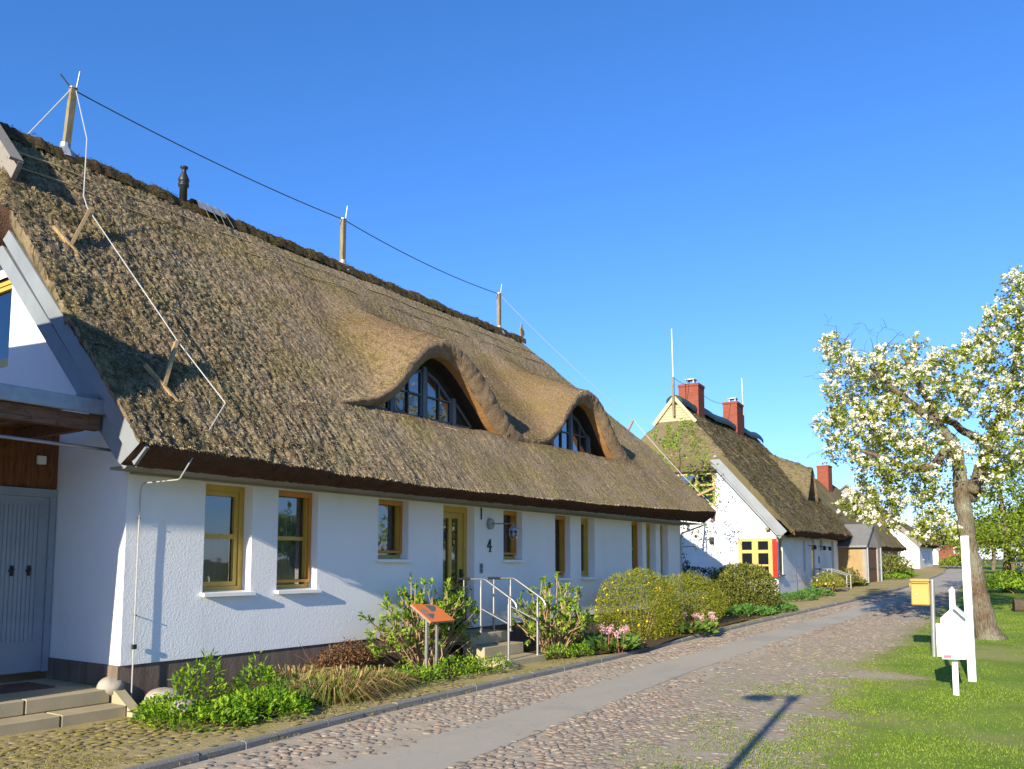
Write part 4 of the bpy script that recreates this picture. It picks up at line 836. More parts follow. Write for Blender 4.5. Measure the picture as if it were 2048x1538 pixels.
for (x_, y_) in ((1890, 1256), (1925, 1256), (1912, 1306)):
    q = MB(); c_ = W(x_, y_); q.tube([c_ + [0, -.008, 0], c_ + [0, .005, 0]], .011, 8); q.build('bolt', M['galv'], SB)
# tall white post
p = MB(); b0 = at(1945.5, 1365, 15.5); t0 = at(1929.5, 1072, 15.5); b0[2] -= .1; p.bar(b0, t0, .115, .115, (0, 1, 0)); o = p.build('white_post', M['white_gloss'], loc=(b0[0], 15.5, -.35)); tag(o, 'tall square white post leaning slightly in front of the blossoming tree', 'post')
# mailbox
MBX = empty('mailbox', (-2.35, 18.54, -.29)); tag(MBX, 'yellow letterbox on a grey pole at the edge of the lawn', 'mailbox')
c0 = at(1823, 1210, 18.4); c1 = at(1858, 1158, 18.4)
q = MB(); q.bev(c0[0], c1[0], 18.38, 18.66, c0[2], c1[2] - .06, .02); q.build('box', M['mailbox'], MBX)
q = MB(); q.bev(c0[0] - .015, c1[0] + .015, 18.36, 18.68, c1[2] - .058, c1[2] + .0, .02); q.bev(c0[0] - .03, c0[0] + .0, 18.4, 18.6, c1[2] - .16, c1[2] - .08, .01); q.build('lid', M['mailbox'], MBX)
q = MB(); q.bx(c0[0] + .09, c0[0] + .12, 18.372, 18.379, c0[2] + .20, c0[2] + .24); q.build('lock', M['galv'], MBX)
q = MB(); q.bx(c0[0] + .02, c1[0] - .02, 18.368, 18.376, c1[2] - .10, c1[2] - .085); q.build('posting_slot', M['black'], MBX)
q = MB(); pb = at(1868, 1315, 18.5); pt = at(1864, 1158, 18.5); q.tube([(pb[0], 18.5, -.4), (pt[0], 18.5, pt[2])], .042, 12); q.build('pole', M['galv'], MBX)
# street lamp behind the camera: its shadow falls on the road
LP = empty('street_lamp', (-1.62, -.1, -.35)); tag(LP, 'black lamp post with one short arm whose shadow falls across the road', 'street lamp')
q = MB(); q.tube([(-1.62, -.1, -.4), (-1.62, -.1, 3.95)], [.06, .05], 12); q.tube([(-1.62, -.1, 3.9), (-1.62, -.1, 4.05)], .09, 10); q.build('pole', M['black'], LP)
q = MB(); q.tube([(-1.62, -.1, 4.0), (-2.05, -.1, 4.0)], .02, 8); q.lathe((-2.07, -.1, 3.80), [(.05, 0), (.24, .08), (.2, .13), (.05, .2)], 10); q.build('lantern', M['black'], LP)
# the wing to the left that throws the big shade over the entrance
WG = empty('side_wing', (-12, 0, -.35)); tag(WG, 'white side wing with hipped roof left of the thatched house', 'house')
q = MB(); q.prism([(-15, 2.0, -.5), (-9.80, 2.0, -.5), (-9.67, 2.0, 1.7), (-9.55, 2.0, 3.2), (-9.44, 2.0, 4.2), (-15, 2.0, 4.2)], (0, -7, 0)); q.build('wall', M['render'], WG)
q = MB(); q.prism([(-16, 2.1, 4.21), (-9.35, 2.1, 4.21), (-8.95, 2.1, 4.60), (-9.23, 2.1, 5.35), (-9.51, 2.1, 6.28), (-9.75, 2.1, 5.95), (-10.5, 2.1, 6.12), (-11.5, 2.1, 6.17), (-13, 2.1, 6.28), (-16, 2.1, 6.3)], (0, -7.2, 0)); q.build('roof', M['redtile'], WG)
# boulders
def boulder(name, c, r, lab, cat='boulder', grp=None, seed=0, mat='stone', sq=(1, 1, .75)):
    u = np.linspace(0, math.pi, 15); v = np.linspace(0, 2 * math.pi, 25)[:-1]
    U, V_ = np.meshgrid(u, v, indexing='ij'); D = np.stack([np.sin(U) * np.cos(V_), np.sin(U) * np.sin(V_), np.cos(U)], -1)
    k = 1 + (fbm(D[..., 0] * 1.3 + 3 + D[..., 2], D[..., 1] * 1.3 + 3 - D[..., 2], seed, 3) - .5) * .5
    G = D * k[..., None] * r * np.array(sq) + np.array(c); m, n = G.shape[:2]; i = np.arange(n); j = (i + 1) % n
    q = MB(); q.add(G.reshape(-1, 3), [np.concatenate([np.stack([a * n + i, (a + 1) * n + i, (a + 1) * n + j, a * n + j], 1) for a in range(m - 1)])])
    o = q.build(name, M[mat], smooth=True, loc=c); tag(o, lab, cat, grp); return o
boulder('boulder', (-10.15, 6.0 - .02, .02), .17, 'pale round boulder at the corner of the white wall beside the top step', seed=2, grp='boulders by the side steps', sq=(1.05, 1.1, .8))
boulder('boulder', (-9.62, 6.38, -.12), .20, 'flat topped boulder half buried in the green plants below the wall', seed=5, grp='boulders by the side steps', sq=(1., 1.15, .7))
boulder('boulder', (-8.85, 6.12, -.12), .14, 'small squarish stone sunk among the yellow green leaves', seed=8, grp='boulders by the side steps', sq=(1., 1., .65))
q = MB(); q.tube([(-1.62, 32.1, .17), (-.7, 32.3, .17)], [.25, .24], 14); o = q.build('log', M['twig'], loc=(-1.2, 32.2, -.04)); tag(o, 'dark cut log lying on the lawn beyond the tree', 'log')
# ================================================================ the other houses of the street
def frame(ox, oy, oz, phi):
    p = math.radians(phi); T = np.eye(4)
    T[:3, 0] = (math.cos(p), math.sin(p), 0); T[:3, 1] = (-math.sin(p), math.cos(p), 0); T[:3, 3] = (ox, oy, oz); return T
def tp(T, n, d, z): return T[:3, :3] @ np.array([n, d, z]) + T[:3, 3]
def cottage_roof(T, root, L, W, zlip, zr, hl, hr, dorm=(), rise=(0., 0.), over=.8, res=.09, straw=0, mat='thatch_far', d0=-.4, d1=None, seed=0, sagend=0., amp=1.):
    # street slope as a height field over (n,d); hl/hr = (z at the verge, slope) of the half hips or None
    mb = MB(T); uvs = []
    nr = -W / 2; d1 = L + .6 if d1 is None else d1
    def zbase(n, d):
        k = (over - n) / (over - nr); return (zlip + rise[0] * d) * (1 - k) + (zr + rise[1] * d) * k
    def zf(n, d, up):
        z = zbase(n, d)
        if up:
            for (dc, hw, hg, n0) in dorm:
                b = np.where(np.abs(d - dc) < hw, .5 + .5 * np.cos(math.pi * np.clip((d - dc) / hw, -1, 1)), 0)
                zd = zbase(np.full_like(n, n0), d) + hg * b + .42 * (n0 - n)
                z = np.where(np.abs(d - dc) < hw, np.maximum(z, smax(z, zd, .15) * np.minimum(1, b * 8) + z * (1 - np.minimum(1, b * 8))), z)
        if hr: z = smin(z, hr[0] + hr[1] * (d1 - d), .3)
        return z
    def put(n, d, z, s):
        G = np.stack([n, d, z], -1); N = np.array([.7, 0, .7])
        q = (fbm(d * 4 + seed, s * 3, 3 + seed, 4) - .5) * .16 * amp + (fbm(d * .7 + seed, s * .5, 13, 2) - .5) * .18 * amp
        G = G + N * q[..., None]; mb.grid(G); uvs.append(np.stack([d + seed * 3, s], -1).reshape(-1, 2)); return G
    tl = math.hypot(1, (zr - zlip) / (over - nr))
    n0 = dorm[0][3] if dorm else None; dh = .75 if hl else d0
    segs = [(nr, n0 if dorm else over, True)] + ([(n0, over, False)] if dorm else [])
    Gs = []
    for a, b, up in segs:
        ns = np.linspace(a, b, max(4, int((b - a) * tl / res)))
        ds = np.arange(dh, d1 + res, res)
        n, d = np.meshgrid(ns, ds, indexing='ij'); Gs.append(put(n, d, zf(n, d, up), (n - nr) * tl))
        if hl:
            ds = np.linspace(d0, dh, 12); nsh = np.concatenate([[nr - .45, nr - .2], ns]) if a == nr else ns; n, d = np.meshgrid(nsh, ds, indexing='ij'); z = smin(zf(n, d, up), hl[0] + hl[1] * (d - d0), .12); Gs.append(put(n, d, z, (n - nr) * tl))
    lipG = Gs[-2] if hl else Gs[-1]; lip = lipG[-1]
    if hl: lip = np.concatenate([Gs[-1][-1], lip])
    m = len(lip); c1 = lip + [-.02, 0, -.06]; c2 = lip * [0, 1, 1] + [over - .34, 0, -.28]
    mb.grid(np.stack([lip, c1, c2]), 1); uvs.append(np.zeros((3 * m, 2))); mb.add([(over - .34, d0, zlip - .25), (over - .34, d1, zlip - .25 + rise[0] * d1), (-.02, d1, zlip - .22 + rise[0] * d1), (-.02, d0, zlip - .22)], [(0, 1, 2, 3)], 1); uvs.append(np.zeros((4, 2)))
    # verge thickness on both ends
    for G, s_, k in ((Gs[-1] if hl else Gs[-1], 1, 0), (lipG, -1, -1)):
        pass
    ends = []
    for gi in range(len(segs)):
        A = Gs[gi * 2] if hl else Gs[gi]; ends.append(A[:, -1])
    e = np.concatenate(ends); mb.grid(np.stack([e, e + [0, -.1, -.32]]), 1); uvs.append(np.zeros((2 * len(e), 2)))
    ends = [Gs[gi * 2 + 1][:, 0] if hl else Gs[gi][:, 0] for gi in range(len(segs))]
    e = np.concatenate(ends); e2 = e + np.stack([0 * e[:, 0], 0 * e[:, 0] + .14, -.55 * np.clip((over - e[:, 0]) / 1.4, .42, 1)], 1); mb.grid(np.stack([e, e2]), 0); uvs.append(np.zeros((2 * len(e), 2)))
    if hl:
        for gi in range(len(segs)):
            Gm = Gs[gi * 2 + 1].copy(); Gm = Gm[Gm[:, 0, 0] < nr + 2.6] if False else Gm; Gm[..., 0] = 2 * nr - Gm[..., 0]; mb.grid(Gm, 0, True); uvs.append(np.stack([Gm[..., 1] + seed, Gm[..., 0]], -1).reshape(-1, 2))
    # back slope
    mb.add([(nr, dh, zr - .05), (nr, d1 - .5, zr + rise[1] * L - .4), (-W - over, d1, zlip), (-W - over, dh if hl else d0, zlip)], [(0, 1, 2, 3)], 0); uvs.append(np.zeros((4, 2)))
    # dormer lips
    for (dc, hw, hg, nn0) in dorm:
        dd = np.linspace(dc - hw, dc + hw, 60); b = .5 + .5 * np.cos(math.pi * (dd - dc) / hw); zo = zbase(np.full(60, nn0), dd) + hg * b
        o1 = np.stack([np.full(60, nn0), dd, zo], 1); i1 = np.stack([np.full(60, nn0 - .15), dc + (dd - dc) * .90, zbase(np.full(60, nn0), dd) + (hg * b) * .90 - .02], 1); i2 = i1 - [.6, 0, 0]
        mb.grid(np.stack([o1, i1, i2]), 2); uvs.append(np.zeros((180, 2)))
        bt = i2.copy(); bt[:, 2] = zbase(np.full(60, nn0), dd) - .3; mb.grid(np.stack([i2, bt]), 3); uvs.append(np.zeros((120, 2)))
    if straw:
        G = Gs[0]; a, b = G.shape[:2]
        for G in Gs:
            e1 = G[1:, :-1] - G[:-1, :-1]; e2 = G[:-1, 1:] - G[:-1, :-1]; ar = np.linalg.norm(np.cross(e1, e2), axis=-1); n = int(straw * ar.sum())
            if n < 2: continue
            c = rng.choice(ar.size, n, p=(ar / ar.sum()).ravel()); i, j = np.unravel_index(c, ar.shape); P = G[i, j] + e1[i, j] * rng.random((n, 1)) + e2[i, j] * rng.random((n, 1)); D = unit(unit(e1[i, j]) + np.array([.7, 0, .7]) * .25 + rng.normal(size=(n, 3)) * .2)
            v0 = mb.n; mb.leaves(P, D, np.tile([.7, 0, .7], (n, 1)), rng.uniform(.08, .2, n), rng.uniform(.02, .035, n), .3, 4); uvs.append(np.zeros((mb.n - v0, 2)))
    return mb.build('roof', [M[mat], M['eave_cut'], M['lip_cut'], M['dark'], M['straw']], root, True, np.concatenate(uvs))
def lwall(T, root, ops, L, z0, z1, dep=.16, mat='wash', gable=None, W=9.2, name='wall'):
    mb = MB(T); wall_open(mb, lambda u, z, d: (-d, u, z), 0, L, z0, z1, ops, .3)
    gops, gz0, prof = gable
    # gable wall with openings below z1, then the polygon above
    wall_open(mb, lambda u, z, d: (u, d, z), -W, 0, z0, z1, gops, .3)
    mb.add([(n, 0, z) for n, z in prof], [tuple(range(len(prof)))])
    mb.add([(0, L, z0), (-W, L, z0), (-W, L, z1), (-W / 2 - 2.2, L, z1 + 2.6), (-W / 2 + 2.2, L, z1 + 2.6), (0, L, z1)], [(0, 1, 2, 3, 4, 5)]); mb.add([(-W, 0, z0), (-W, L, z0), (-W, L, z1), (-W, 0, z1)], [(0, 1, 2, 3)])
    return mb.build(name, M[mat], root)
# ---------------------------------------------------------------- house 2
PH2 = 4.3; T2 = frame(-10.30, 35.52, 0.02, PH2)
H2 = empty('thatched_house', tp(T2, -4.6, 8, 0)); tag(H2, 'white thatched house with two brick chimneys, green ridge and one red shutter', 'house', 'thatched houses along the street')
fr = [(5.75, 6.35, 1.1, 2.72), (8.05, 8.95, .30, 2.80), (10.6, 11.5, 2.20, 2.85), (14.35, 15.25, 1.05, 2.84), (.28, 1.0, 1.06, 2.62)]
gops = [(-1.66, -.22, .86, 2.62)]
prof = [(0, 2.9), (-.25, 3.0), (-2.75, 6.2), (-6.5, 6.2), (-9.2, 2.9)]
lwall(T2, H2, fr, 17.2, -.3, 2.9, gable=(gops, 2.9, prof))
q = MB(T2); q.bx(.012, -.3, 1.0, 8.0, -.3, .20); q.bx(.012, -.3, 9.0, 17.19, -.1, .42); q.build('plinth', M['brickfar'], H2)
R2 = cottage_roof(T2, H2, 17.2, 9.2, 2.95, 9.12, (6.15, 1.95), (4.9, 1.75), dorm=[(14.5, 2.1, 1.95, -.9)], rise=(.014, .02), res=.075, straw=130, d1=19.0)
q = MB(T2); ds = np.linspace(.55, 16.9, 60)
G = np.stack([np.stack([np.full(60, -4.6) + .36 * math.cos(a) * 1.1, ds, 9.02 + .02 * ds + .30 * math.sin(a) + .05 * np.sin(ds * 1.7) + (fbm(ds * 2, ds * 0, 4, 2) - .5) * .08 - np.clip(ds - 16.3, 0, 1) * .15], 1) for a in np.linspace(-.5, math.pi + .5, 10)]); q.grid(G); q.prism([tuple(G[k, 0]) for k in range(10)], (0, -.02, 0)); q.build('ridge_cap', M['greenridge'], R2, True)
q = MB(T2); q.add([(-5.45, .60, 8.12), (-3.75, .60, 8.12), (-4.6, .60, 9.2)], [(0, 1, 2)])
for k in range(8):
    z = 8.14 + k * .125; w_ = .85 * (9.2 - z) / 1.08; q.bx(-4.6 - w_, -4.6 + w_, .575, .598, z, z + .10)
q.bar((-5.62, .5, 8.02), (-4.6, .5, 9.26), .16, .05, (0, -1, 0)); q.bar((-3.58, .5, 8.02), (-4.6, .5, 9.26), .16, .05, (0, -1, 0)); q.build('gable_triangle_board', M['cream'], H2)
def bargeb(T, root, foot, top, w=.34, d=-.36, mat='barge'):
    q = MB(T); a = np.array([foot[0], d, foot[1]]); b = np.array([top[0], d, top[1]]); q.bar(a, b, w, .05, (0, -1, 0)); q.bar(a + [-.1, .18, -.12], b + [-.1, .18, -.12], w * .7, .3, (0, -1, 0)); q.build('barge_board', M[mat], root)
bargeb(T2, H2, (.36, 2.78), (-2.62, 6.22)); bargeb(T2, H2, (-9.5, 2.78), (-6.6, 6.22))
P2 = lambda u, z, d: tuple(tp(T2, -d, u, z)); G2 = lambda u, z, d: tuple(tp(T2, u, d, z))
y2 = M['yellow2']
window(H2, 'window', *fr[0], P2, .14, y2, sill=True, curtain=False, muntins=[('h', 2.1), ('h', 1.6)], fw=.1); window(H2, 'window', *fr[3], P2, .14, y2, curtain=False, muntins=[('v', 14.8), ('h', 2.1)], fw=.1)
window(H2, 'window', *fr[2], P2, .10, y2, curtain=False, fw=.12); window(H2, 'window', *fr[4], P2, .05, y2, curtain=False, muntins=[('v', .64), ('h', 2.1), ('h', 1.6)], sill=False, fw=.09)
q = MB(); 
def corner_window():
    f = MB(T2); u0, u1, z0, z1 = gops[0]
    f.bx(u0, u0 + .16, -.02, .08, z0, z1); f.bx(u1 - .16, u1, -.02, .08, z0, z1); f.bx((u0 + u1) / 2 - .13, (u0 + u1) / 2 + .13, -.02, .08, z0, z1)
    for a, b in ((u0 + .16, (u0 + u1) / 2 - .13), ((u0 + u1) / 2 + .13, u1 - .16)):
        f.bx(a, b, -.018, .08, z1 - .13, z1); f.bx(a, b, -.018, .08, z0, z0 + .12); f.bx(a, b, -.016, .08, 1.98, 2.12); f.bx(a, b, -.01, .07, 1.42, 1.50)
    w = f.build('corner_window', y2, H2); g = MB(T2); g.add([(u0, .05, z0), (u1, .05, z0), (u1, .05, z1), (u0, .05, z1)], [(0, 1, 2, 3)]); g.build('pane', M['darkpane'], w)
    s = MB(T2); s.bar((-.19, -.05, 1.78), (.06, -.42, 1.78), .035, 1.62, (0, 0, 1)); s.build('shutter', M['red'], w)
    s = MB(T2); s.bx(-.19, .10, -.10, 1.05, 1.0, 1.05); s.build('ledge', M['wood_grey'], w)
corner_window()
f = MB(T2); f.bx(-.06, -.14, 8.06, 8.94, .32, 2.78); D2_ = f.build('front_door', y2, H2); g = MB(T2); g.bx(-.05, -.059, 8.25, 8.75, 1.2, 2.6); g.build('pane', M['darkpane'], D2_)
# gable window over the vine
def gwin(u0, u1, z0, z1):
    f = MB(T2)
    for a, b, c, d in ((u0, u1, z1 - .1, z1), (u0, u1, z0, z0 + .1), (u0, u0 + .1, z0 + .1, z1 - .1), (u1 - .1, u1, z0 + .1, z1 - .1), ((u0 + u1) / 2 - .07, (u0 + u1) / 2 + .07, z0 + .1, z1 - .1), (u0 + .1, (u0 + u1) / 2 - .07, z0 + .86, z0 + .96), ((u0 + u1) / 2 + .07, u1 - .1, z0 + .86, z0 + .96)): f.bx(a, b, -.05, -.003, c, d)
    for c in (.45,):
        f.bx(u0 + .1, (u0 + u1) / 2 - .07, -.03, -.003, z0 + c, z0 + c + .05); f.bx((u0 + u1) / 2 + .07, u1 - .1, -.03, -.003, z0 + c, z0 + c + .05)
    w = f.build('window', y2, H2); g = MB(T2); g.add([(u0 + .02, -.002, z0 + .02), (u1 - .02, -.002, z0 + .02), (u1 - .02, -.002, z1 - .02), (u0 + .02, -.002, z1 - .02)], [(0, 1, 2, 3)]); g.build('pane', M['dormer_glass'], w)
gwin(-4.25, -2.62, 4.12, 5.6); gwin(-6.6, -4.97, 4.12, 5.6)
q = MB(T2); q.bev(-2.9, -2.70, -.13, -.003, 2.42, 2.70, .01); q.build('gable_lamp', M['black'], H2)
q = MB(T2); q.bar((-.35, .02, 3.02), (-.35, -.3, 3.02), .16, .12); q.build('rafter_end', M['wood_grey'], H2)
for d in (7.3, 10.15, 11.9):
    q = MB(T2); q.tube([(0, d, 2.42), (.28, d, 2.42)], .02, 6); q.lathe((.30, d, 2.22), [(.02, 0), (.08, .02), (.08, .18), (.03, .24)], 8); q.build('wall_lantern', M['black'], H2)
q = MB(T2); q.bx(.003, .03, 10.0, 10.2, 1.55, 1.9); q.build('number_plate', M['black'], H2)
def chimney(T, root, n0, n1, d0, d1, z0, z1, pots=True, mat='brick'):
    q = MB(T); q.bx(n0, n1, d0, d1, z0, z1 - .13); q.bx(n0 - .03, n1 + .03, d0 - .03, d1 + .03, z1 - .129, z1); c = q.build('chimney', M[mat], root)
    if pots:
        q = MB(T); nm, dm = (n0 + n1) / 2, (d0 + d1) / 2
        for a, b in ((-.18, -.18), (.14, -.18), (-.18, .14), (.14, .14)): q.bx(nm + a, nm + a + .05, dm + b, dm + b + .05, z1, z1 + .25)
        q.bx(nm - .24, nm + .24, dm - .24, dm + .24, z1 + .251, z1 + .30); q.build('cowl', M['zinc'], c)
    return c
chimney(T2, H2, -5.15, -4.15, 2.85, 3.85, 8.4, 10.35); chimney(T2, H2, -4.95, -4.15, 10.2, 11.6, 8.6, 10.70)
def mast(T, root, n, d, z0, z1, zt, m='wood_grey', r=.05):
    q = MB(T); q.bar((n, d, z0), (n, d, z1), r * 2, r * 2, (1, 0, 0)); o = q.build('lightning_mast', M[m], root); q = MB(T); q.tube([(n, d, z1 - .1), (n - .03, d, zt)], .02, 6); q.build('air_rod', M['sill'], o)
mast(T2, H2, -4.6, .42, 8.35, 10.2, 12.5); mast(T2, H2, -4.5, 13.0, 9.2, 10.35, 12.6, 'grey_blue')
q = MB(T2); q.tube(sag((-4.6, .42, 10.2), (-4.6, 2.85, 10.3), .1, 8), .012, 5); q.tube(sag((-4.6, 3.8, 10.3), (-4.5, 10.2, 10.6), .3, 10), .012, 5); q.build('ridge_cable', M['cable_dark'], H2)
q = MB(T2); q.bar((-3.0, 17.9, 7.4), (-2.7, 18.7, 7.9), .08, .06); q.build('cable_bracket', M['wood_grey'], H2)
hr = empty('handrail', tp(T2, 1.2, 9, .2)); tag(hr, 'pale tubular handrail with two sides at the door of the second white house', 'handrail')
for d in (7.9, 9.3):
    q = MB(T2); q.tube([(.1, d, 1.25), (.75, d, 1.25), (1.7, d, .92)], .03, 7); q.tube([(.75, d, .85), (1.7, d, .5)], .022, 6); q.build('rail', M['steel'], hr)
    for n, zt in ((.15, 1.25), (.75, 1.25), (1.65, .93)):
        q = MB(T2); q.tube([(n, d, -.1), (n, d, zt)], .03, 7); q.build('post', M['steel'], hr)
st2 = empty('front_steps', tp(T2, .6, 8.6, 0)); tag(st2, 'low concrete steps at the door of the second white house', 'steps')
for k, (n, z) in enumerate(((.0, .30), (.55, .18), (1.1, .06))):
    q = MB(T2); q.bev(n + .02 if k == 0 else n, n + .62, 7.95, 9.25, -.25, z, .015); q.build('step_block', M['concrete'], st2)
# ---------------------------------------------------------------- shed beyond house 2
TS = frame(-9.95, 52.3, .30, -5); SH = empty('shed', tp(TS, -1.5, 1.2, 0)); tag(SH, 'small tan shed with grey sheet roof and brown door between the thatched houses', 'shed')
q = MB(TS); q.bx(-2.6, -.25, 0.01, .06, -.3, 2.22); q.build('side_wall', M['tan'], SH)
q = MB(TS); q.prism([(0, 0, -.3), (0, 0.16, -.3), (0, .16, 2.2), (0, 2.3, 2.2), (0, 2.3, -.3), (0, 2.6, -.3), (0, 2.6, 2.35), (0, 1.3, 3.4), (0, 0, 2.35)], (-.25, 0, 0)); q.bx(-2.6, -.3, 2.55, 2.6, -.3, 2.2); q.build('wall', M['greyrender'], SH)
q = MB(TS); q.prism([(.12, -.25, 2.22), (.12, 1.3, 3.52), (.12, 2.85, 2.22), (.12, 2.85, 2.34), (.12, 1.3, 3.64), (.12, -.25, 2.34)], (-3.0, 0, 0)); q.build('roof', M['greyroof'], SH)
q = MB(TS); q.bx(-.08, -.14, .17, 2.29, -.3, 2.19); dd_ = q.build('door', M['wood_door'], SH); q = MB(TS); q.bx(-.06, -.079, .3, 2.15, .9, .98); q.build('door_bar', M['black'], dd_)
for y_ in (-.05, 2.7):
    q = MB(TS); q.tube([(.06, y_, 2.2), (.06, y_, -.3)], .06, 6); q.build('downpipe', M['zinc'], SH)
q = MB(TS); q.tube([(.1, -.28, 2.24), (-2.7, -.28, 2.24)], .06, 6); q.build('gutter', M['zinc'], SH)
# ---------------------------------------------------------------- further cottages
def cottage(ox, oy, phi, L, W, ze, zr, lab, fr, gops=(), mat='wash', hl=None, hr=None, chim=None, dorm=(), wl_=None, bb=True, sill=True, zg=None):
    oz = float(gz(oy)) if zg is None else zg; T = frame(ox, oy, oz, phi); root = empty('thatched_house', tp(T, -W / 2, L / 2, 0)); tag(root, lab, 'house', 'thatched houses along the street')
    gtop = hl[0] if hl else zr - .3; sl = (zr - ze) / (W / 2 + .6); ngt = .6 - (gtop - ze) / sl
    lwall(T, root, fr, L, -.4, ze - .1, mat=mat, gable=(list(gops), 0, [(0, ze - .1), (0, ze + .15), (ngt - .1, gtop - .05), (-W - ngt + .1, gtop - .05), (-W, ze - .1)]), W=W)
    cottage_roof(T, root, L, W, ze, zr, hl, hr, dorm=dorm, over=.6, res=.16, seed=int(abs(ox * 7)) % 17, d0=-.35)
    for o in fr:
        w = window(root, 'window', *o, lambda u, z, d: tuple(tp(T, -d, u, z)), .1, M['sill'], curtain=False, sill=sill, fw=.08)
    for o in gops:
        f = MB(T); f.bx(o[0], o[1], .08, .12, o[2], o[3]); f.build('gable_window', M['wood_door'], root)
    if bb: bargeb(T, root, (.22, ze - .15), (ngt + .15, gtop - .1), w=.26, d=-.32, mat='wood_white')
    if chim: chimney(T, root, *chim)
    return root, T
H3, T3 = cottage(-12.75, 63.2, -3.0, 13.2, 9.0, 2.30, 7.9, 'low grey thatched cottage with white windows behind the grey shed', [(6.0, 7.2, .8, 1.95), (9.8, 11.0, .8, 1.95)], mat='greyrender', hl=(5.2, 1.5), hr=(3.6, 1.3), chim=(-4.45, -3.55, 6.4, 7.5, 6.0, 9.0), bb=False)
chimney(T3, H3, -5.3, -4.5, 4.4, 5.4, 6.0, 8.75, False, 'tan')
H4, T4 = cottage(-11.9, 87.4, 2.0, 13, 9.0, 2.45, 6.6, 'white thatched cottage with a dark window high in its bright gable', [(3.0, 3.9, .9, 1.9), (8.2, 9.0, .9, 1.9)], gops=[], hl=(4.6, 1.6), hr=(4.2, 1.4))
q = MB(T4); q.bx(-4.0, -2.5, -.02, -.003, 2.9, 4.2); q.build('gable_window', M['wood_door'], H4)
q = MB(T4); q.prism([(-1.7, -3.2, -.3), (-2.9, -3.2, -.3), (-2.9, -3.2, 1.9), (-1.7, -3.2, 1.9)], (0, 2.5, 0)); q.build('porch', M['wash'], H4)
q = MB(T4); q.prism([(-1.5, -3.4, 1.91), (-3.1, -3.4, 1.91), (-2.3, -3.4, 2.6)], (0, 2.9, 0)); q.build('porch_roof', M['greyroof'], H4)
cottage(-13.6, 108, 8.0, 12, 8, 2.2, 5.8, 'brown roofed cottage far down the street before the small white gable', [(5.0, 6.0, .8, 1.8)], mat='tan', hl=(4.2, 1.5))
cottage(-16.0, 136, 14.0, 12, 7, 2.3, 5.6, 'farthest white gabled cottage at the bend of the street', [(3.0, 4.0, .8, 1.8)], hl=(4.4, 1.6))
def plainhouse(name, c, w, l, h, hr_, lab, wm, rm, phi=0, chim=False):
    T = frame(c[0], c[1], float(gz(c[1])), phi); r = empty(name, tp(T, 0, 0, 0)); tag(r, lab, 'house')
    q = MB(T); q.prism([(-w / 2, 0, -.4), (w / 2, 0, -.4), (w / 2, 0, h), (0, 0, hr_ - .1), (-w / 2, 0, h)], (0, l, 0)); q.build('wall', M[wm], r)
    q = MB(T); s = (hr_ - h) / (w / 2); q.prism([(-w / 2 - .4, -.3, h - .4 * s), (0, -.3, hr_), (w / 2 + .4, -.3, h - .4 * s), (w / 2 + .4, -.3, h - .4 * s + .18), (0, -.3, hr_ + .2), (-w / 2 - .4, -.3, h - .4 * s + .18)], (0, l + .6, 0)); rf_ = q.build('roof', M[rm], r)
    q = MB(T); q.bx(-.7, .7, -.04, -.003, h - .6, h + .7); w_ = q.build('window', M['sill'], r); q = MB(T); q.bx(-.6, .6, -.06, -.041, h - .5, h + .6); q.build('pane', M['darkpane'], w_)
    if chim:
        q = MB(T); q.bx(-.5, .5, 2, 3, hr_ - .5, hr_ + 1.3); q.build('chimney', M['brick'], rf_)
    return r
c = at(1694, 1000, 92); plainhouse('gabled_house', (c[0], 92), 6.2, 10, 6.3, 8.6, 'tall grey gabled house rising behind the thatched roofs', 'greyrender', 'greyroof', 4)
c = at(1848, 1060, 230); plainhouse('brick_house', (c[0], 230), 7, 12, 6.6, 9.2, 'red brick house with chimney at the far end of the street', 'brickfar', 'brickfar', 10, True)
c = at(1915, 1100, 190); plainhouse('brick_house', (c[0], 190), 7, 9, 2.6, 4.6, 'low red brick house closing the end of the road behind the tree trunk', 'brickfar', 'brickfar', 20)
c = at(2030, 1000, 70); plainhouse('red_roofed_house', (c[0] + 2, 70), 9, 12, 4.0, 7.6, 'red roofed house hidden behind the bushes to the right of the tree', 'greyrender', 'redtile', -60, True)
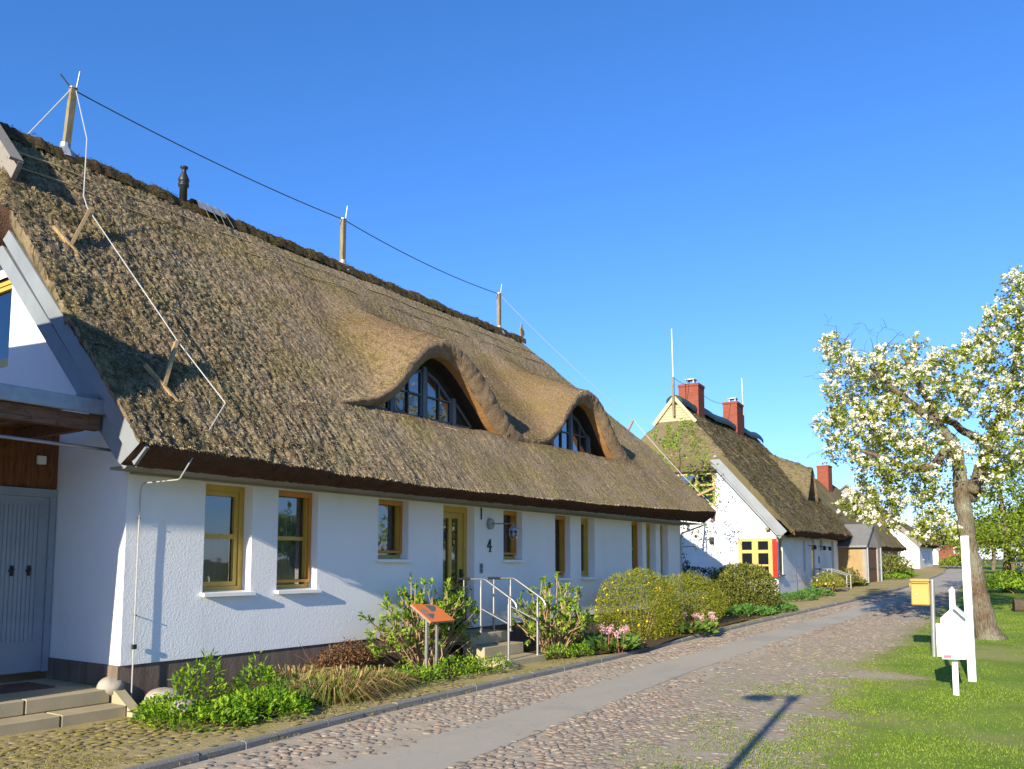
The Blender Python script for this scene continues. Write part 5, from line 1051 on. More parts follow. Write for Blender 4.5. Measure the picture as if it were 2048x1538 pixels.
# ================================================================ plants
M['red_stalk'] = paint('red_stalk', (.28, .07, .06), .7)
M['periwinkle'] = leafmat('periwinkle_petal', [(0, (.22, .18, .55)), (1, (.34, .28, .68))], .25)
def shell_pts(c, r, n, seed, pw=.35, flat=0., lump=.35, zmin=None):
    D = rdir(n); D[:, 2] = np.abs(D[:, 2]) * (1 - flat) + D[:, 2] * flat if flat < 1 else D[:, 2]
    k = 1 + (fbm(D[:, 0] * 2.2 + 7 + D[:, 2] * 1.3, D[:, 1] * 2.2 + 9 - D[:, 2], seed, 3) - .5) * 2 * lump
    R = rng.random(n) ** pw * k
    return np.array(c) + D * R[:, None] * np.array(r), D
def bush(name, c, r, nleaf, mat, L, Wd, lab, cat='bush', seed=0, flat=.25, lump=.3, nstem=12, flowers=None, grp=None, stem='stem', pw=.35, upd=.5):
    root = empty(name, (c[0], c[1], float(gz(c[1])))); tag(root, lab, cat, grp)
    P, D = shell_pts(c, r, nleaf, seed, pw, flat, lump); P[:, 2] = np.maximum(P[:, 2], gz(P[:, 1]) + .05)
    dd = unit(D * .8 + rdir(nleaf) * .9 + [0, 0, upd * .4]); nn = unit(D + rdir(nleaf) * .6)
    q = MB(); q.leaves(P, dd, nn, rng.uniform(*L, nleaf), rng.uniform(*Wd, nleaf), .2); q.build('leaves', M[mat], root)
    q = MB(); b = np.array([c[0], c[1], float(gz(c[1])) - .02])
    for i in range(nstem):
        a = rng.random() * 6.28; e = np.array(c) + np.array([math.cos(a) * r[0] * .75, math.sin(a) * r[1] * .75, rng.uniform(-.1, .75) * r[2]]); s = b + np.array([math.cos(a) * r[0] * .2, math.sin(a) * r[1] * .2, 0])
        m = (s + e) / 2 + [0, 0, .12 * r[2]]; q.tube([s, m, e], [.018, .012, .005], 5)
    q.build('stems', M[stem], root)
    if flowers:
        fm, n, s = flowers
        P, D = shell_pts(c, np.array(r) * 1.03, n, seed, .06, flat, lump); P[:, 2] = np.maximum(P[:, 2], gz(P[:, 1]) + .1)
        q = MB()
        for k in range(5):
            a = 2 * math.pi * k / 5; u = unit(np.cross(D, [0.3, .2, 1.])); v = np.cross(D, u); dr = unit(u * math.cos(a) + v * math.sin(a) + D * .35); q.leaves(P, dr, D, rng.uniform(s * .5, s * .8, n), s * .6, .1)
        q.build('flowers', M[fm], root)
    return root
# ---- hydrangea-like shrubs : many tan canes from the ground, tufts of bright leaves at the tips
def canes(name, c, rx, ry, h, ncane, lab, seed, grp, lean=(0, 0)):
    root = empty(name, c); tag(root, lab, 'shrub', grp); q = MB(); tips = []
    for i in range(ncane):
        a = rng.random() * 6.28; k = rng.random() ** .6; s = np.array(c) + [math.cos(a) * .28 * rng.random(), math.sin(a) * .28 * rng.random(), -.03]
        hh = h * rng.uniform(.55, 1.0) * (1 - .45 * k ** 2); e = np.array(c) + [math.cos(a) * rx * k + lean[0], math.sin(a) * ry * k + lean[1], hh]
        m1 = s + (e - s) * .35 + [0, 0, .10 * hh] + rng.normal(size=3) * .05; m2 = s + (e - s) * .7 + [0, 0, .08 * hh] + rng.normal(size=3) * .05
        q.tube([s, m1, m2, e], [.013, .011, .009, .006], 5); tips.append((e, unit(e - m2)))
        for j in range(rng.integers(1, 4)):
            b = m1 + (m2 - m1) * rng.uniform(0, 1.2); t_ = b + unit(rng.normal(size=3) + [math.cos(a) * .7, math.sin(a) * .7, 1.0]) * rng.uniform(.12, .38); q.tube([b, (b + t_) / 2 + rng.normal(size=3) * .02, t_], [.008, .006, .004], 4); tips.append((t_, unit(t_ - b)))
    q.build('canes', M['stem'], root)
    P = []; D = []; N = []; L = []
    for e, d in tips:
        n = rng.integers(7, 14); dd = unit(rng.normal(size=(n, 3)) * .8 + d * .75 + [0, 0, .25]); P.append(e - d * rng.uniform(0, .14, (n, 1)) + rng.normal(size=(n, 3)) * .015); D.append(dd); N.append(unit(rng.normal(size=(n, 3)) * .4 + [0, 0, 1.] + d * .3)); L.append(rng.uniform(.06, .115, n))
    P, D, N, L = map(np.concatenate, (P, D, N, L)); q = MB(); q.leaves(P, D, N, L, L * .62, .22); q.build('leaves', M['leaf_hyd'], root); return root
canes('hydrangea', (-9.42, 11.25, -.27), .5, 1.65, 1.68, 80, 'tall leafy shrub with tan canes growing behind the orange information board', 1, 'tan caned shrubs by the front steps')
canes('hydrangea', (-8.95, 14.75, -.27), .9, 1.1, 1.70, 64, 'tall leafy shrub with tan canes right of the front steps below the narrow windows', 2, 'tan caned shrubs by the front steps')
# ---- ground cover
def cover(name, cs, mat, L, Wd, n, h, lab, cat, seed=0, flower=None):
    q = MB()
    for (x, y, rx, ry) in cs:
        m = int(n * rx * ry); a = rng.random(m) * 6.283; k = rng.random(m) ** .5; rr = .75 + .5 * fbm(np.cos(a) * 1.6 + 4, np.sin(a) * 1.6 + 4, seed, 3)
        X = x + np.cos(a) * rx * k * rr; Y = y + np.sin(a) * ry * k * rr; dome = np.sqrt(np.clip(1 - k ** 2, 0, 1)); lump = .4 + 1.2 * fbm(X * 4, Y * 4, seed + 3, 3)
        Z = gz(Y) + .09 + h * dome * lump * rng.random(m) ** .35; P = np.stack([X, Y, Z], 1)
        D = unit(np.stack([np.cos(a) * k, np.sin(a) * k, 0 * a + .55], 1) + rdir(m) * .75); N = unit(rdir(m) * .7 + [0, 0, 1.]); q.leaves(P, D, N, rng.uniform(*L, m), rng.uniform(*Wd, m), .2, 0)
        if flower:
            s = rng.choice(m, max(1, int(m * flower[1])), replace=False); Pf = P[s] + [0, 0, .03]
            for k_ in range(4): q.leaves(Pf, unit(np.stack([np.cos(k_ * 1.57 + 0 * Pf[:, 0]), np.sin(k_ * 1.57 + 0 * Pf[:, 0]), .4 + 0 * Pf[:, 0]], 1)), np.tile([0, 0, 1.], (len(s), 1)), .022, .02, .1, 1)
    o = q.build(name, [M[mat]] + ([M[flower[0]]] if flower else []), loc=(cs[0][0], cs[0][1], float(gz(cs[0][1])))); tag(o, lab, cat, None, 'stuff'); return o
cover('ground_cover', [(-9.25, 6.25, .5, .4), (-8.65, 6.2, .75, .65), (-8.3, 6.9, .55, .65), (-8.75, 7.2, .7, .5)], 'leaf_green', (.045, .09), (.03, .055), 2800, .20, 'bright green low leaves filling the bed beside the side steps', 'ground cover', 3, ('kerria', .006))
cover('ground_cover', [(-9.55, 6.85, .35, .4), (-9.3, 7.6, .35, .35)], 'leaf_green', (.07, .13), (.03, .05), 2400, .5, 'taller bright green leaves growing against the wall behind the boulder', 'ground cover', 5)
cover('ground_cover', [(-8.55, 9.95, .42, .6), (-8.45, 10.9, .38, .6), (-8.3, 11.6, .3, .6)], 'leaf_green', (.035, .075), (.02, .035), 2800, .26, 'green trailing leaves in front of the shrub with the orange board', 'ground cover', 7, ('periwinkle', .006))
cover('ground_cover', [(-8.35, 14.0, .28, .5), (-8.2, 14.6, .25, .4)], 'leaf_green', (.035, .07), (.02, .035), 2800, .24, 'small green patch at the foot of the shrub right of the steps', 'ground cover', 9)
cover('ground_cover', [(-8.5, 26.3, .7, 1.3), (-8.3, 28.4, .6, 1.2)], 'leaf_beet', (.09, .16), (.06, .10), 800, .24, 'flat green leaves spread below the round shrub beside the street', 'ground cover', 11)
cover('ground_cover', [(-9.3, 34.5, .7, 1.6), (-9.3, 37.5, .7, 1.6)], 'leaf_beet', (.09, .15), (.05, .09), 650, .28, 'green leaves along the foot of the second white house', 'ground cover', 13)
cover('ground_cover', [(-9.7, 59, 1.0, 2.5), (-9.9, 64, 1.0, 3)], 'leaf_green', (.12, .2), (.06, .1), 260, .3, 'grassy green strip before the grey cottage', 'ground cover', 14)
# ---- dry ornamental grass clumps
def tuft(name, c, r, h, n, lab, mat='drygrass', grp='tussocks of dry grass along the wall', dens=(.9, .5)):
    a = rng.random(n) * 6.283; k = rng.random(n) ** .5; P = np.stack([c[0] + np.cos(a) * r * .45 * k, c[1] + np.sin(a) * r * .5 * k, np.full(n, float(gz(c[1])) + .06)], 1)
    D = unit(np.stack([np.cos(a) * k * dens[0], np.sin(a) * k * dens[0], .55 + rng.random(n) * .5], 1) + rng.normal(size=(n, 3)) * .16)
    q = MB(); q.blades(P, D, rng.uniform(h * .6, h * 1.25, n), rng.uniform(.010, .02, n), rng.uniform(.35, .8, (n, 1)), 0); o = q.build(name, M[mat], loc=(c[0], c[1], float(gz(c[1])))); tag(o, lab, 'grass clump', grp); return o
tuft('grass_clump', (-8.75, 7.75), .75, .55, 420, 'green and straw tussock nearest the boulders', 'chive')
tuft('grass_clump', (-8.55, 8.25), .8, .6, 900, 'dry reddish straw tussock spilling over the pavement edge')
tuft('grass_clump', (-8.75, 8.75), .8, .62, 900, 'largest straw coloured tussock under the second tall window')
tuft('grass_clump', (-8.7, 9.25), .7, .55, 700, 'pale straw tussock just left of the orange board shrub')
tuft('grass_clump', (-9.3, 8.3), .6, .65, 500, 'straw tussock growing close to the dark plinth')
def drybush():
    c = (-9.7, 9.6, -.27); n = 1600; P, D = shell_pts((-9.7, 9.65, .0), (.28, .85, .36), n, 5, .3, .3, .4); q = MB(); q.leaves(P, rdir(n), rdir(n), rng.uniform(.03, .07, n), rng.uniform(.02, .04, n), .3); r = empty('dry_shrub', c); tag(r, 'brown withered shrub against the dark plinth left of the tan caned shrub', 'shrub'); q.build('leaves', M['leaf_autumn'], r)
    q = MB()
    for i in range(26):
        y = rng.uniform(8.9, 10.4); e = (-9.7 + rng.normal() * .2, y + rng.normal() * .15, rng.uniform(.1, .42)); q.tube([(-9.7, y, -.3), (-9.7 + rng.normal() * .06, y, .0), e], [.006, .005, .003], 4)
    q.build('stems', M['twig'], r)
drybush()
# ---- kerria and other bushes
bush('kerria_bush', (-8.85, 18.7, .38), (.98, 1.35, 1.08), 22000, 'leaf_kerria', (.035, .07), (.014, .026), 'large yellow flowering bush under the far windows of the long house', seed=3, flat=1., lump=.14, flowers=('kerria', 85, .05), grp='yellow flowering bushes', pw=.22)
bush('kerria_bush', (-9.1, 22.4, .38), (.98, 1.4, .95), 17000, 'leaf_kerria', (.035, .07), (.014, .026), 'smaller yellow flowering bush beyond the larger one, near the house corner', seed=6, flat=1., lump=.14, flowers=('kerria', 34, .05), grp='yellow flowering bushes', pw=.22)
bush('round_shrub', (-9.2, 27.6, .55), (1.1, 1.3, 1.0), 16000, 'leaf_round', (.06, .12), (.03, .05), 'dense rounded evergreen shrub in front of the yellow corner window', seed=9, flat=1., lump=.12, pw=.2)
bush('dark_hedge', (-12.4, 31.5, .5), (2.0, 1.6, .9), 6000, 'leaf_dark', (.06, .12), (.03, .06), 'very dark evergreen bush in shade behind the rounded shrub', seed=10, flat=.4, lump=.2, pw=.2)
bush('corner_shrub', (-11.4, 26.6, 1.35), (.75, .9, .85), 1500, 'leaf_dark', (.06, .12), (.03, .05), 'dark airy shrub at the far corner of the long house', seed=12, flat=.9, lump=.4, pw=.45, stem='twig', nstem=16)
bush('stairs_bush', tuple(tp(T2, 1.1, 5.9, .5)), (.75, 1.3, .6), 2200, 'leaf_kerria', (.08, .14), (.035, .06), 'reddish green bush left of the pale handrail at the second house', seed=14, flat=.4, lump=.25, flowers=('pink', 20, .09))
bush('stairs_bush', tuple(tp(T2, 1.2, 11.6, .55)), (.7, 1.3, .75), 1800, 'leaf_round', (.08, .15), (.04, .07), 'green bush on the far side of the pale handrail', seed=15, flat=.4, lump=.3)
bush('street_bush', (-9.9, 60.5, 1.1), (1.3, 1.8, 1.1), 2400, 'leaf_round', (.12, .24), (.06, .1), 'dark green bush in front of the grey cottage', seed=16, flat=.4, lump=.35)
bush('street_bush', (-9.3, 92, 1.4), (1.6, 5, .8), 1200, 'leaf_tree', (.2, .35), (.1, .16), 'low green bushes by the white cottage at the road bend', seed=17, flat=.4, lump=.35)
# bergenia clumps : big round leaves and pink heads on red stalks
def bergenia(c, rx, ry, nl, nf, lab, sc=1.):
    r = empty('bergenia', (c[0], c[1], float(gz(c[1])))); tag(r, lab, 'flowering plant', 'pink flowering clumps'); g0 = float(gz(c[1])) + .08
    a = rng.random(nl) * 6.283; k = rng.random(nl) ** .5; P = np.stack([c[0] + np.cos(a) * rx * k, c[1] + np.sin(a) * ry * k, g0 + rng.random(nl) * .22], 1); D = unit(np.stack([np.cos(a), np.sin(a), .3 + rng.random(nl) * .9], 1) + rdir(nl) * .4); L = rng.uniform(.12, .24, nl) * sc
    q = MB(); q.leaves(P, D, unit(rdir(nl) * .4 + [.3, -.5, .8]), L, L * .75, .12); q.build('leaves', M['leaf_berg'], r)
    q = MB(); s = MB()
    for i in range(nf):
        a = rng.random() * 6.283; k = rng.random() ** .5; b = np.array([c[0] + math.cos(a) * rx * k * .9, c[1] + math.sin(a) * ry * k * .9, g0]); t_ = b + [rng.normal() * .05, rng.normal() * .05, rng.uniform(.28, .52) * sc]; s.tube([b, t_], [.009, .007], 5)
        n = 46; Pp = t_ + rdir(n) * rng.uniform(.02, .085, (n, 1)) * [1, 1, 1.1] * sc; q.leaves(Pp, rdir(n, .3), rdir(n), rng.uniform(.025, .045, n) * sc, rng.uniform(.02, .035, n) * sc, .2)
    q.build('flower_heads', M['pink'], r); s.build('stalks', M['red_stalk'], r)
bergenia((-8.15, 15.9), .5, .75, 200, 9, 'pink flowering clump between the tan caned shrub and the large yellow bush')
bergenia((-7.85, 19.9), .42, .8, 170, 8, 'pink flowering clump in front of the two yellow bushes, by the kerb')
bergenia((-9.0, 15.7), .35, .5, 60, 6, 'pale pink flowers in shade near the wall beside the tan caned shrub')
c = tp(T2, 1.4, 12.6, 0); bergenia((c[0], c[1]), .5, .8, 90, 6, 'pale pink clump beyond the handrail of the second house', 1.5)
# flower pot hanging at the door
r = empty('flower_pot', (-9.6, 12.75, .27)); tag(r, 'dark pot of black leaved flowers standing by the yellow door', 'flower pot')
q = MB(); q.lathe((-9.75, 12.62, .275), [(.11, 0), (.15, .02), (.19, .62), (.205, .62), (.205, .68), (.17, .68), (.16, .60)], 16); q.build('pot', M['black'], r, True)
n = 260; P, D = shell_pts((-9.75, 12.62, 1.08), (.22, .26, .20), n, 2, .4, .8, .2); q = MB(); q.leaves(P, unit(D + rdir(n)), rdir(n), rng.uniform(.04, .08, n), rng.uniform(.02, .04, n)); q.build('leaves', M['leaf_dark'], r)
# ---- generic branching tree
def grow(root, nodes0, targets, r_tip=.006, rmax=.05, mat='bark', jit=.12, name='branches', nseg=4):
    # attach every target to the nearest existing node, adding nodes on the way
    N = [np.array(p) for p, _ in nodes0]; R = [r for _, r in nodes0]; q = MB()
    base = N[0]; order = np.argsort([np.linalg.norm(np.array(t) - base) for t in targets]); NA = np.array(N); RA = np.array(R)
    for oi in order:
        t = np.array(targets[oi]); d = np.linalg.norm(NA - t, axis=1) + 0.15 * (NA[:, 2] > t[2] + .6); i = int(np.argmin(d)); s = NA[i]; L = np.linalg.norm(t - s)
        if L < .05: continue
        r0 = min(RA[i] * .75, max(r_tip * 1.6, .012 * L ** .8 + .004)); ts = np.linspace(0, 1, nseg + 1)[:, None]
        P = s + (t - s) * ts + np.sin(ts * math.pi) * (rng.normal(size=3) * jit * L + [0, 0, .08 * L]); P[1:-1] += rng.normal(size=(nseg - 1, 3)) * .03 * L
        rr = np.linspace(r0, r_tip, nseg + 1); q.tube(P, rr, 5, cap=False); NA = np.concatenate([NA, P[1:]]); RA = np.concatenate([RA, rr[1:]])
    q.build(name, M[mat], root, True); return NA
def limbs(root, name, mat, lst, n=12):
    q = MB(); nodes = []
    for pts, rad in lst:
        P = np.array(pts, float); m = len(P); t = np.linspace(0, m - 1, (m - 1) * 6 + 1); Pi = np.stack([np.interp(t, np.arange(m), P[:, k]) for k in range(3)], 1)
        kern = np.array([.25, .5, .25])
        for _ in range(3): Pi[1:-1] = (Pi[:-2] + 2 * Pi[1:-1] + Pi[2:]) / 4
        Pi[1:-1] += rng.normal(size=(len(Pi) - 2, 3)) * .012; Ri = np.interp(t, np.arange(m), rad) * (1 + .06 * rng.normal(size=len(t))); q.tube(Pi, Ri, n); nodes += [(p, r_) for p, r_ in zip(Pi, Ri)]
    q.build(name, M[mat], root, True); return nodes
# ---- the pear tree in blossom
PT = empty('pear_tree', (-1.7, 22.54, -.21)); tag(PT, 'old leaning pear tree in white blossom on the lawn', 'tree')
A_ = lambda x, y, Y=22.6: tuple(at(x, y, Y))
tr = [([A_(1985, 1296), A_(1972, 1262), A_(1955, 1180), A_(1940, 1090), A_(1925, 1010), A_(1922, 960)], [.40, .275, .205, .18, .18, .175]),
      ([A_(1922, 965), A_(1918, 920, 22.5), A_(1905, 880, 22.3), A_(1880, 850, 22.0), A_(1830, 815, 21.7), A_(1780, 770, 21.4), A_(1740, 735, 21.2)], [.16, .14, .115, .10, .085, .065, .045]),
      ([A_(1940, 985), A_(1965, 935, 22.9), A_(1985, 880, 23.3), A_(2010, 810, 23.6), A_(2035, 720, 23.8), A_(2040, 620, 23.8)], [.15, .14, .11, .10, .08, .05]),
      ([A_(1985, 890, 23.2), A_(1940, 870, 23.4), A_(1890, 835, 23.6), A_(1840, 815, 23.8)], [.12, .10, .08, .06]),
      ([A_(1905, 880, 22.3), A_(1870, 930, 22.0), A_(1830, 940, 21.7), A_(1780, 920, 21.4), A_(1720, 900, 21.2)], [.12, .10, .08, .06, .04]),
      ([A_(1880, 850, 22.1), A_(1850, 790, 22.6), A_(1820, 730, 23.0), A_(1790, 690, 23.2)], [.09, .08, .06, .04]),
      ([A_(2005, 820, 23.5), A_(2060, 800, 23.0), A_(2120, 740, 22.6), A_(2180, 700, 22.4)], [.11, .10, .08, .05]),
      ([A_(1950, 970, 22.8), A_(1990, 940, 24.2), A_(2040, 930, 25.4), A_(2090, 880, 26)], [.13, .10, .08, .05]),
      ([A_(1930, 990), A_(1950, 1000, 23.0), A_(1952, 960, 23.1), A_(1958, 930, 23.1)], [.10, .12, .11, .09])]
nodes = limbs(PT, 'trunk', 'bark', tr, 14)
blobs = [(1660, 695, 26), (1690, 720, 34), (1735, 745, 42), (1790, 735, 45), (1840, 705, 30), (1690, 770, 40), (1750, 790, 50), (1815, 780, 50), (1880, 745, 42), (1930, 730, 38), (1960, 700, 36), (1985, 640, 22), (2030, 580, 38), (2020, 650, 34), (2035, 730, 48), (1660, 850, 34), (1700, 835, 40), (1760, 850, 50), (1830, 860, 50), (1900, 800, 45), (1960, 790, 50), (2010, 830, 50),
         (1680, 905, 28), (1735, 890, 42), (1790, 910, 48), (1745, 945, 42), (1725, 990, 24), (1770, 980, 32), (1830, 930, 40), (1870, 960, 32), (1880, 1010, 26), (1860, 1030, 18), (1850, 1065, 24), (1700, 1012, 20), (1740, 1030, 22), (1790, 1040, 18), (1830, 1000, 24), (1875, 1040, 22), (1760, 1000, 26), (1890, 1075, 16), (1745, 1020, 14), (1795, 1015, 16), (1890, 900, 36), (2000, 930, 40), (2040, 890, 45), (1960, 900, 30), (1985, 980, 22), (2090, 700, 60), (2110, 820, 70), (2170, 740, 60), (2080, 600, 40), (1930, 1000, 14), (1915, 1060, 10)]
ar = np.array([b[2] ** 1.85 for b in blobs]); nb = 1650; ci = rng.choice(len(blobs), nb, p=ar / ar.sum()); tg = []
for i in ci:
    bx_, by_, br = blobs[i]; a = rng.random() * 6.283; k = rng.random() ** .5 * 1.02; Yd = 22.7 + rng.normal() * .5 + (rng.random() - .5) * 3.4 * min(1, br / 45); tg.append(at(bx_ + math.cos(a) * br * k, by_ + math.sin(a) * br * k, Yd))
tg = np.array(tg); NA = grow(PT, nodes, tg, .006, .05, 'twig', .10, 'twigs')
bare = []
for (x, y) in ((1645, 735), (1630, 760), (1760, 660), (1775, 655), (1735, 655), (1700, 660), (1630, 850), (1625, 915), (1640, 900), (1802, 672), (1660, 640), (1720, 668), (1745, 690)): 
    for k in range(4): bare.append(at(x + rng.normal() * 11, y + rng.normal() * 9, 22.2 + rng.normal() * .5))
grow(PT, [(p, .02) for p in NA], bare, .004, .014, 'twig', .025, 'bare_twigs')
def crown(tg, nl, nf, rl, rf, Lr, fs, pf=.8):
    P = []; F = []
    for t in tg:
        n = rng.integers(*nl); P.append(t + rdir(n) * rng.uniform(.02, rl, (n, 1)))
        if rng.random() < pf:
            for _ in range(rng.integers(1, 4)):
                m = rng.integers(*nf); cc = t + rdir(1)[0] * rl * .7 + [0, 0, .05]; F.append(cc + rdir(m) * rng.uniform(.01, rf, (m, 1)))
    return np.concatenate(P), (np.concatenate(F) if F else np.zeros((0, 3)))
Pl, Pf = crown(tg, (11, 22), (14, 26), .19, .070, (.05, .09), .035, .85)
n = len(Pl); q = MB(); L = rng.uniform(.05, .095, n); q.leaves(Pl, rdir(n, .2), unit(rdir(n) + [0, 0, .7]), L * 1.15, L * .8, .15); q.build('leaves', M['leaf_pear'], PT)
n = len(Pf); D = unit(rdir(n) + np.array([.1, -.6, .5])); q = MB(); u = unit(np.cross(D, [.3, .2, 1.])); v = np.cross(D, u)
for k in range(5): a = 2 * math.pi * k / 5; q.leaves(Pf, unit(u * math.cos(a) + v * math.sin(a) + D * .25), D, .026, .025, .05)
q.build('blossoms', M['petal'], PT)
# ---- slender tree between the two houses
GT = empty('young_tree', tp(T2, -3.2, -4.3, 0)); tag(GT, 'slender young tree with fresh leaves before the gable of the second house', 'tree')
b = tp(T2, -2.9, -4.3, -.2); pts = [tuple(b), tuple(b + [0, .05, 1.6]), tuple(b + [-.1, .1, 3.2]), tuple(b + [.05, .1, 4.8]), tuple(b + [.1, .0, 6.3])]
nd = limbs(GT, 'trunk', 'twig', [(pts, [.07, .06, .05, .04, .02])], 8); tt = []
for i in range(190):
    z = rng.uniform(2.2, 7.4); R = 1.65 * math.sin(math.pi * min(1, max(.12, (z - 1.4) / 6.6))) ** .7; a = rng.random() * 6.283; k = rng.random() ** .5; tt.append(b + [math.cos(a) * R * k, math.sin(a) * R * k, z])
grow(GT, nd, tt, .006, .03, 'twig', .1, 'twigs'); P, _ = crown(np.array(tt), (7, 13), (1, 2), .26, .1, 0, 0, 0); n = len(P); q = MB(); L = rng.uniform(.08, .14, n); q.leaves(P, rdir(n), rdir(n, .5), L, L * .65); q.build('leaves', M['leaf_hyd'], GT)
# sapling at the yellow corner
q0 = tp(T2, .7, .2, -.1); SP = empty('sapling', q0); tag(SP, 'thin bare sapling at the corner of the second white house', 'sapling')
nd = limbs(SP, 'trunk', 'twig', [([tuple(q0), tuple(q0 + [.05, 0, .8]), tuple(q0 + [0, .05, 1.3])], [.02, .016, .01])], 6); grow(SP, nd, [q0 + [rng.normal() * .3, rng.normal() * .3, rng.uniform(.8, 1.75)] for _ in range(36)], .003, .012, 'twig', .1, 'twigs')
# ---- trees and bushes right of the pear tree
def leafy_tree(name, c, h, r, ncl, lab, mat='leaf_tree', trunk=.16, z0=.9, Lr=(.10, .2), grp='trees beyond the lawn', blossom=0., seed=0, lumps=9):
    c = np.array([c[0], c[1], float(gz(c[1]))]); root = empty(name, c); tag(root, lab, 'tree', grp)
    nd = limbs(root, 'trunk', 'bark', [([tuple(c - [0, 0, .1]), tuple(c + [.1, 0, h * .35]), tuple(c + [-.05, .1, h * .8])], [trunk, trunk * .8, trunk * .3])], 9)
    cen = [c + [rng.normal() * r * .45, rng.normal() * r * .45, rng.uniform(z0 + .2 * h, h * .86)] for _ in range(lumps)]; tt = []
    for i in range(ncl):
        k = cen[rng.integers(lumps)]; tt.append(k + rdir(1)[0] * r * .55 * rng.random() ** .4 * np.array([1, 1, .75]))
    tt = np.array(tt); tt[:, 2] = np.maximum(tt[:, 2], c[2] + z0 * .5); grow(root, nd, tt[rng.choice(ncl, ncl // 3, replace=False)], .012, .05, 'twig', .1, 'branches', 3)
    P, F = crown(tt, (7, 14), (4, 9), r * .16, .14, 0, 0, blossom); n = len(P); L = rng.uniform(*Lr, n); q = MB(); q.leaves(P, rdir(n), rdir(n, .5), L, L * .6, .2); q.build('crown', M[mat], root)
    if blossom: m = len(F); q = MB(); D = rdir(m); q.leaves(F, D, rdir(m), .09, .08, .1); q.leaves(F, -D, rdir(m), .09, .08, .1); q.build('blossoms', M['petal'], root)
    return root
leafy_tree('bushy_tree', (-2.5, 45.0), 6.0, 2.5, 620, 'bushy bright green tree directly right of the pear trunk', trunk=.2, z0=.7)
leafy_tree('bushy_tree', (-.4, 49.0), 6.6, 2.8, 520, 'fresh green tree in front of the red roofed house', z0=.8, blossom=.25)
leafy_tree('blossom_tree', (-.7, 44.0), 3.2, 1.4, 240, 'small white flowering tree at the right edge behind the log', z0=.5, blossom=.95, lumps=6)
bush('low_bush', (-1.9, 44.5, .5), (1.7, 1.2, .75), 2600, 'leaf_hyd', (.12, .22), (.07, .11), 'low bright green bush on the lawn beyond the log', seed=20, flat=.4, lump=.3)
bush('low_bush', (.9, 43.0, .6), (1.4, 1.2, .9), 2000, 'leaf_hyd', (.12, .22), (.07, .11), 'second low green bush beyond the log, partly outside the picture', seed=21, flat=.4, lump=.3)
leafy_tree('street_tree', (-5.6, 84), 6.0, 2.4, 300, 'brownish budding tree left of the pear trunk at the road bend', 'leaf_autumn2', .18, 1.2, (.16, .3), 'trees at the road bend')
leafy_tree('street_tree', (-3.5, 70), 5.0, 2.2, 260, 'green tree behind the pear trunk at the road bend', 'leaf_tree', .18, 1.0, (.16, .3), 'trees at the road bend')
leafy_tree('street_tree', (-12.8, 140), 7.0, 3.4, 260, 'dark tree at the very end of the street', 'leaf_round', .25, 1.2, (.3, .5), 'trees at the road bend')
# ---- grass on the lawn and creeping over the cobbles
def grass(n, x0, x1, y0, y1, dens, Lr, seed):
    X = rng.uniform(x0, x1, n); Y = y0 + (y1 - y0) * rng.random(n) ** 1.6; k = dens(X, Y); m = rng.random(n) < k; X = X[m]; Y = Y[m]; n = len(X)
    lush = fbm(X * .9, Y * .9, 61, 3); L = rng.uniform(*Lr, n) * (.55 + .9 * lush); P = np.stack([X, Y, gz(Y) + .015], 1)
    D = unit(rng.normal(size=(n, 3)) * .38 + [0, 0, 1.]); return P, D, L
q = MB(); bare_ = lambda X, Y: np.clip((fbm(X * .55, Y * .55, 91, 3) - .36) * 6, .25, 1) * (1 - .97 * np.exp(-((X + 2.6) / .75) ** 4 - ((Y - 15.4) / .42) ** 2))
edge = lambda X, Y: np.clip((X - LX(Y) - np.where(Y < 15.5, .15 * np.clip((15.5 - Y) / 5, 0, 1), 0) + 1.4 * (fbm(X * .8, Y * .8, 71, 3) - .5) - .1) / 1.1, 0, 1)
P, D, L = grass(240000, -4.6, 1.0, 6.5, 40, lambda X, Y: edge(X, Y) * bare_(X, Y), (.015, .042), 0); W = .005 + .0003 * P[:, 1]; q.blades(P, D, L, W, rng.uniform(.1, .4, (len(P), 1)))
P, D, L = grass(30000, 1.0, 9, 6, 45, lambda X, Y: bare_(X, Y), (.04, .08), 1); q.blades(P, D, L, .016, .25)
o = q.build('lawn_grass', M['grass'], loc=(-1, 15, -.35)); tag(o, 'short green grass of the lawn right of the road', 'grass', None, 'stuff')
q = MB(); f2 = lambda X, Y: np.clip(1 - (LX(Y) + .3 - X) / 2.2, 0, 1) ** 1.5 * np.clip((fbm(X * 1.6, Y * 1.6, 81, 4) - .44) * 6, 0, 1) * np.clip((19 - Y) / 6, 0, 1)
P, D, L = grass(90000, -5.0, -1.6, 5.5, 19, f2, (.015, .04), 2); q.blades(P, D, L, .009, .3); o = q.build('cobble_grass', M['grass'], loc=(-3, 9, -.35)); tag(o, 'sparse grass and moss between the cobbles at the lawn edge', 'grass', None, 'stuff')
q = MB(); f3 = lambda X, Y: np.clip((fbm(X * 1.4, Y * 1.4, 83, 4) - .5) * 5, 0, 1)
P, D, L = grass(26000, -9.6, -7.4, 2.5, 26, lambda X, Y: f3(X, Y) * (X > BX(Y) - .3) * (X < KX(Y) - .1), (.012, .03), 3); P[:, 2] += .08; q.blades(P, D, L, .010, .3)
P, D, L = grass(9000, -7.7, -7.0, 3.5, 30, lambda X, Y: (np.abs(X - KX(Y) - .03) < .04) * f3(X * 2, Y), (.02, .045), 4); q.blades(P, D, L, .009, .3); o = q.build('pavement_moss', M['moss'], loc=(-8, 9, -.3)); tag(o, 'moss and tiny weeds between the pavement stones and along the kerb', 'moss', None, 'stuff')

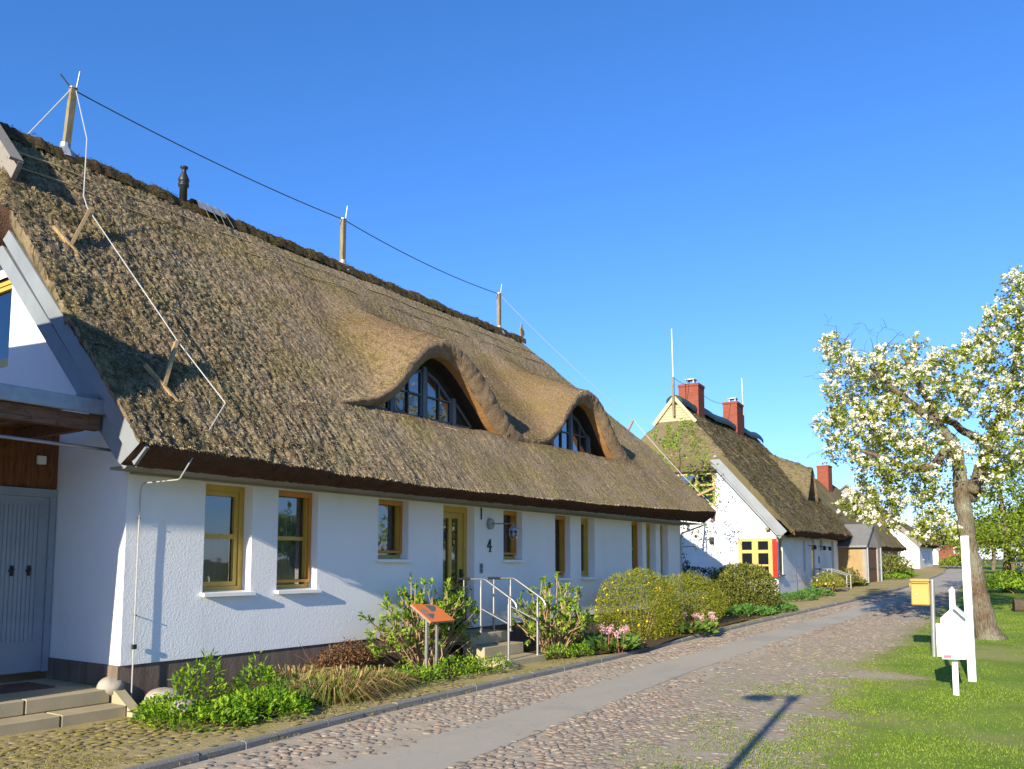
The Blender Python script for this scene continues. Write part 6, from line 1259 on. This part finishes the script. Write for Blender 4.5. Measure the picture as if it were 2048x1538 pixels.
# ---- tall trees across the lawn, outside the picture: they stand opposite the house and mirror in its windows
for (x, y, h, r) in ((17, 2, 10, 4.5), (14, -8, 9, 4), (30, 18, 7, 4), (34, 48, 5, 3.5), (24, 58, 8, 4.5)):
    leafy_tree('opposite_tree', (x, y), h, r, 300, 'tall leafy tree across the lawn opposite the long thatched house', 'leaf_tree', .28, 1.5, (.35, .6), 'trees opposite the houses', lumps=12)
# ================================================================ camera, sun, sky
cam = bpy.data.cameras.new('camera'); co = bpy.data.objects.new('camera', cam); COL.objects.link(co)
co.location = CAM; Rm = Matrix((cR, cU, -cF)).transposed(); co.rotation_euler = Rm.to_euler()
cam.sensor_fit = 'HORIZONTAL'; cam.sensor_width = 36; cam.lens = CF / 2048 * 36; cam.shift_y = (974 - 769) / 2048
cam.clip_start = .05; cam.clip_end = 5000; scene.camera = co
AZ = math.radians(8.2); EL = math.radians(19.1)
sund = Vector((math.sin(AZ) * math.cos(EL), -math.cos(AZ) * math.cos(EL), math.sin(EL)))
sl = bpy.data.lights.new('sun', 'SUN'); so = bpy.data.objects.new('sun', sl); COL.objects.link(so)
sl.energy = 4.9; sl.angle = math.radians(.5); sl.color = (1.0, .89, .69); so.rotation_euler = sund.to_track_quat('Z', 'Y').to_euler(); so.location = (5, -30, 20)
w = bpy.data.worlds.new('World'); scene.world = w; w.use_nodes = True; nt = w.node_tree; bg = nt.nodes['Background']
sk = nt.nodes.new('ShaderNodeTexSky'); sk.sky_type = 'NISHITA'; sk.sun_disc = False; sk.sun_elevation = EL; sk.sun_rotation = math.atan2(sund.x, sund.y)
sk.air_density = 1.0; sk.dust_density = .1; sk.ozone_density = 2.5; sk.altitude = 0
sep = nt.nodes.new('ShaderNodeSeparateColor'); comb = nt.nodes.new('ShaderNodeCombineColor'); nt.links.new(sk.outputs[0], sep.inputs[0])
SKYK = ((1.2, .275), (.97, .555), (1.0, .90))     # clear polarised spring sky: deeper red falloff
for i_, (g_, k_) in enumerate(SKYK):
    pw = nt.nodes.new('ShaderNodeMath'); pw.operation = 'POWER'; pw.inputs[1].default_value = g_; ml = nt.nodes.new('ShaderNodeMath'); ml.operation = 'MULTIPLY'; ml.inputs[1].default_value = k_
    nt.links.new(sep.outputs[i_], pw.inputs[0]); nt.links.new(pw.outputs[0], ml.inputs[0]); nt.links.new(ml.outputs[0], comb.inputs[i_])
nt.links.new(comb.outputs[0], bg.inputs[0]); bg.inputs[1].default_value = .15
scene.view_settings.view_transform = 'Standard'; scene.view_settings.look = 'None'; scene.view_settings.exposure = 0.95; scene.view_settings.gamma = 1
scene.cycles.use_denoising = True
scene.cycles.denoising_prefilter = "NONE"
scene.cycles.use_adaptive_sampling = False
scene.cycles.sample_clamp_indirect = 4.0
scene.cycles.max_bounces = 8; scene.cycles.transparent_max_bounces = 16
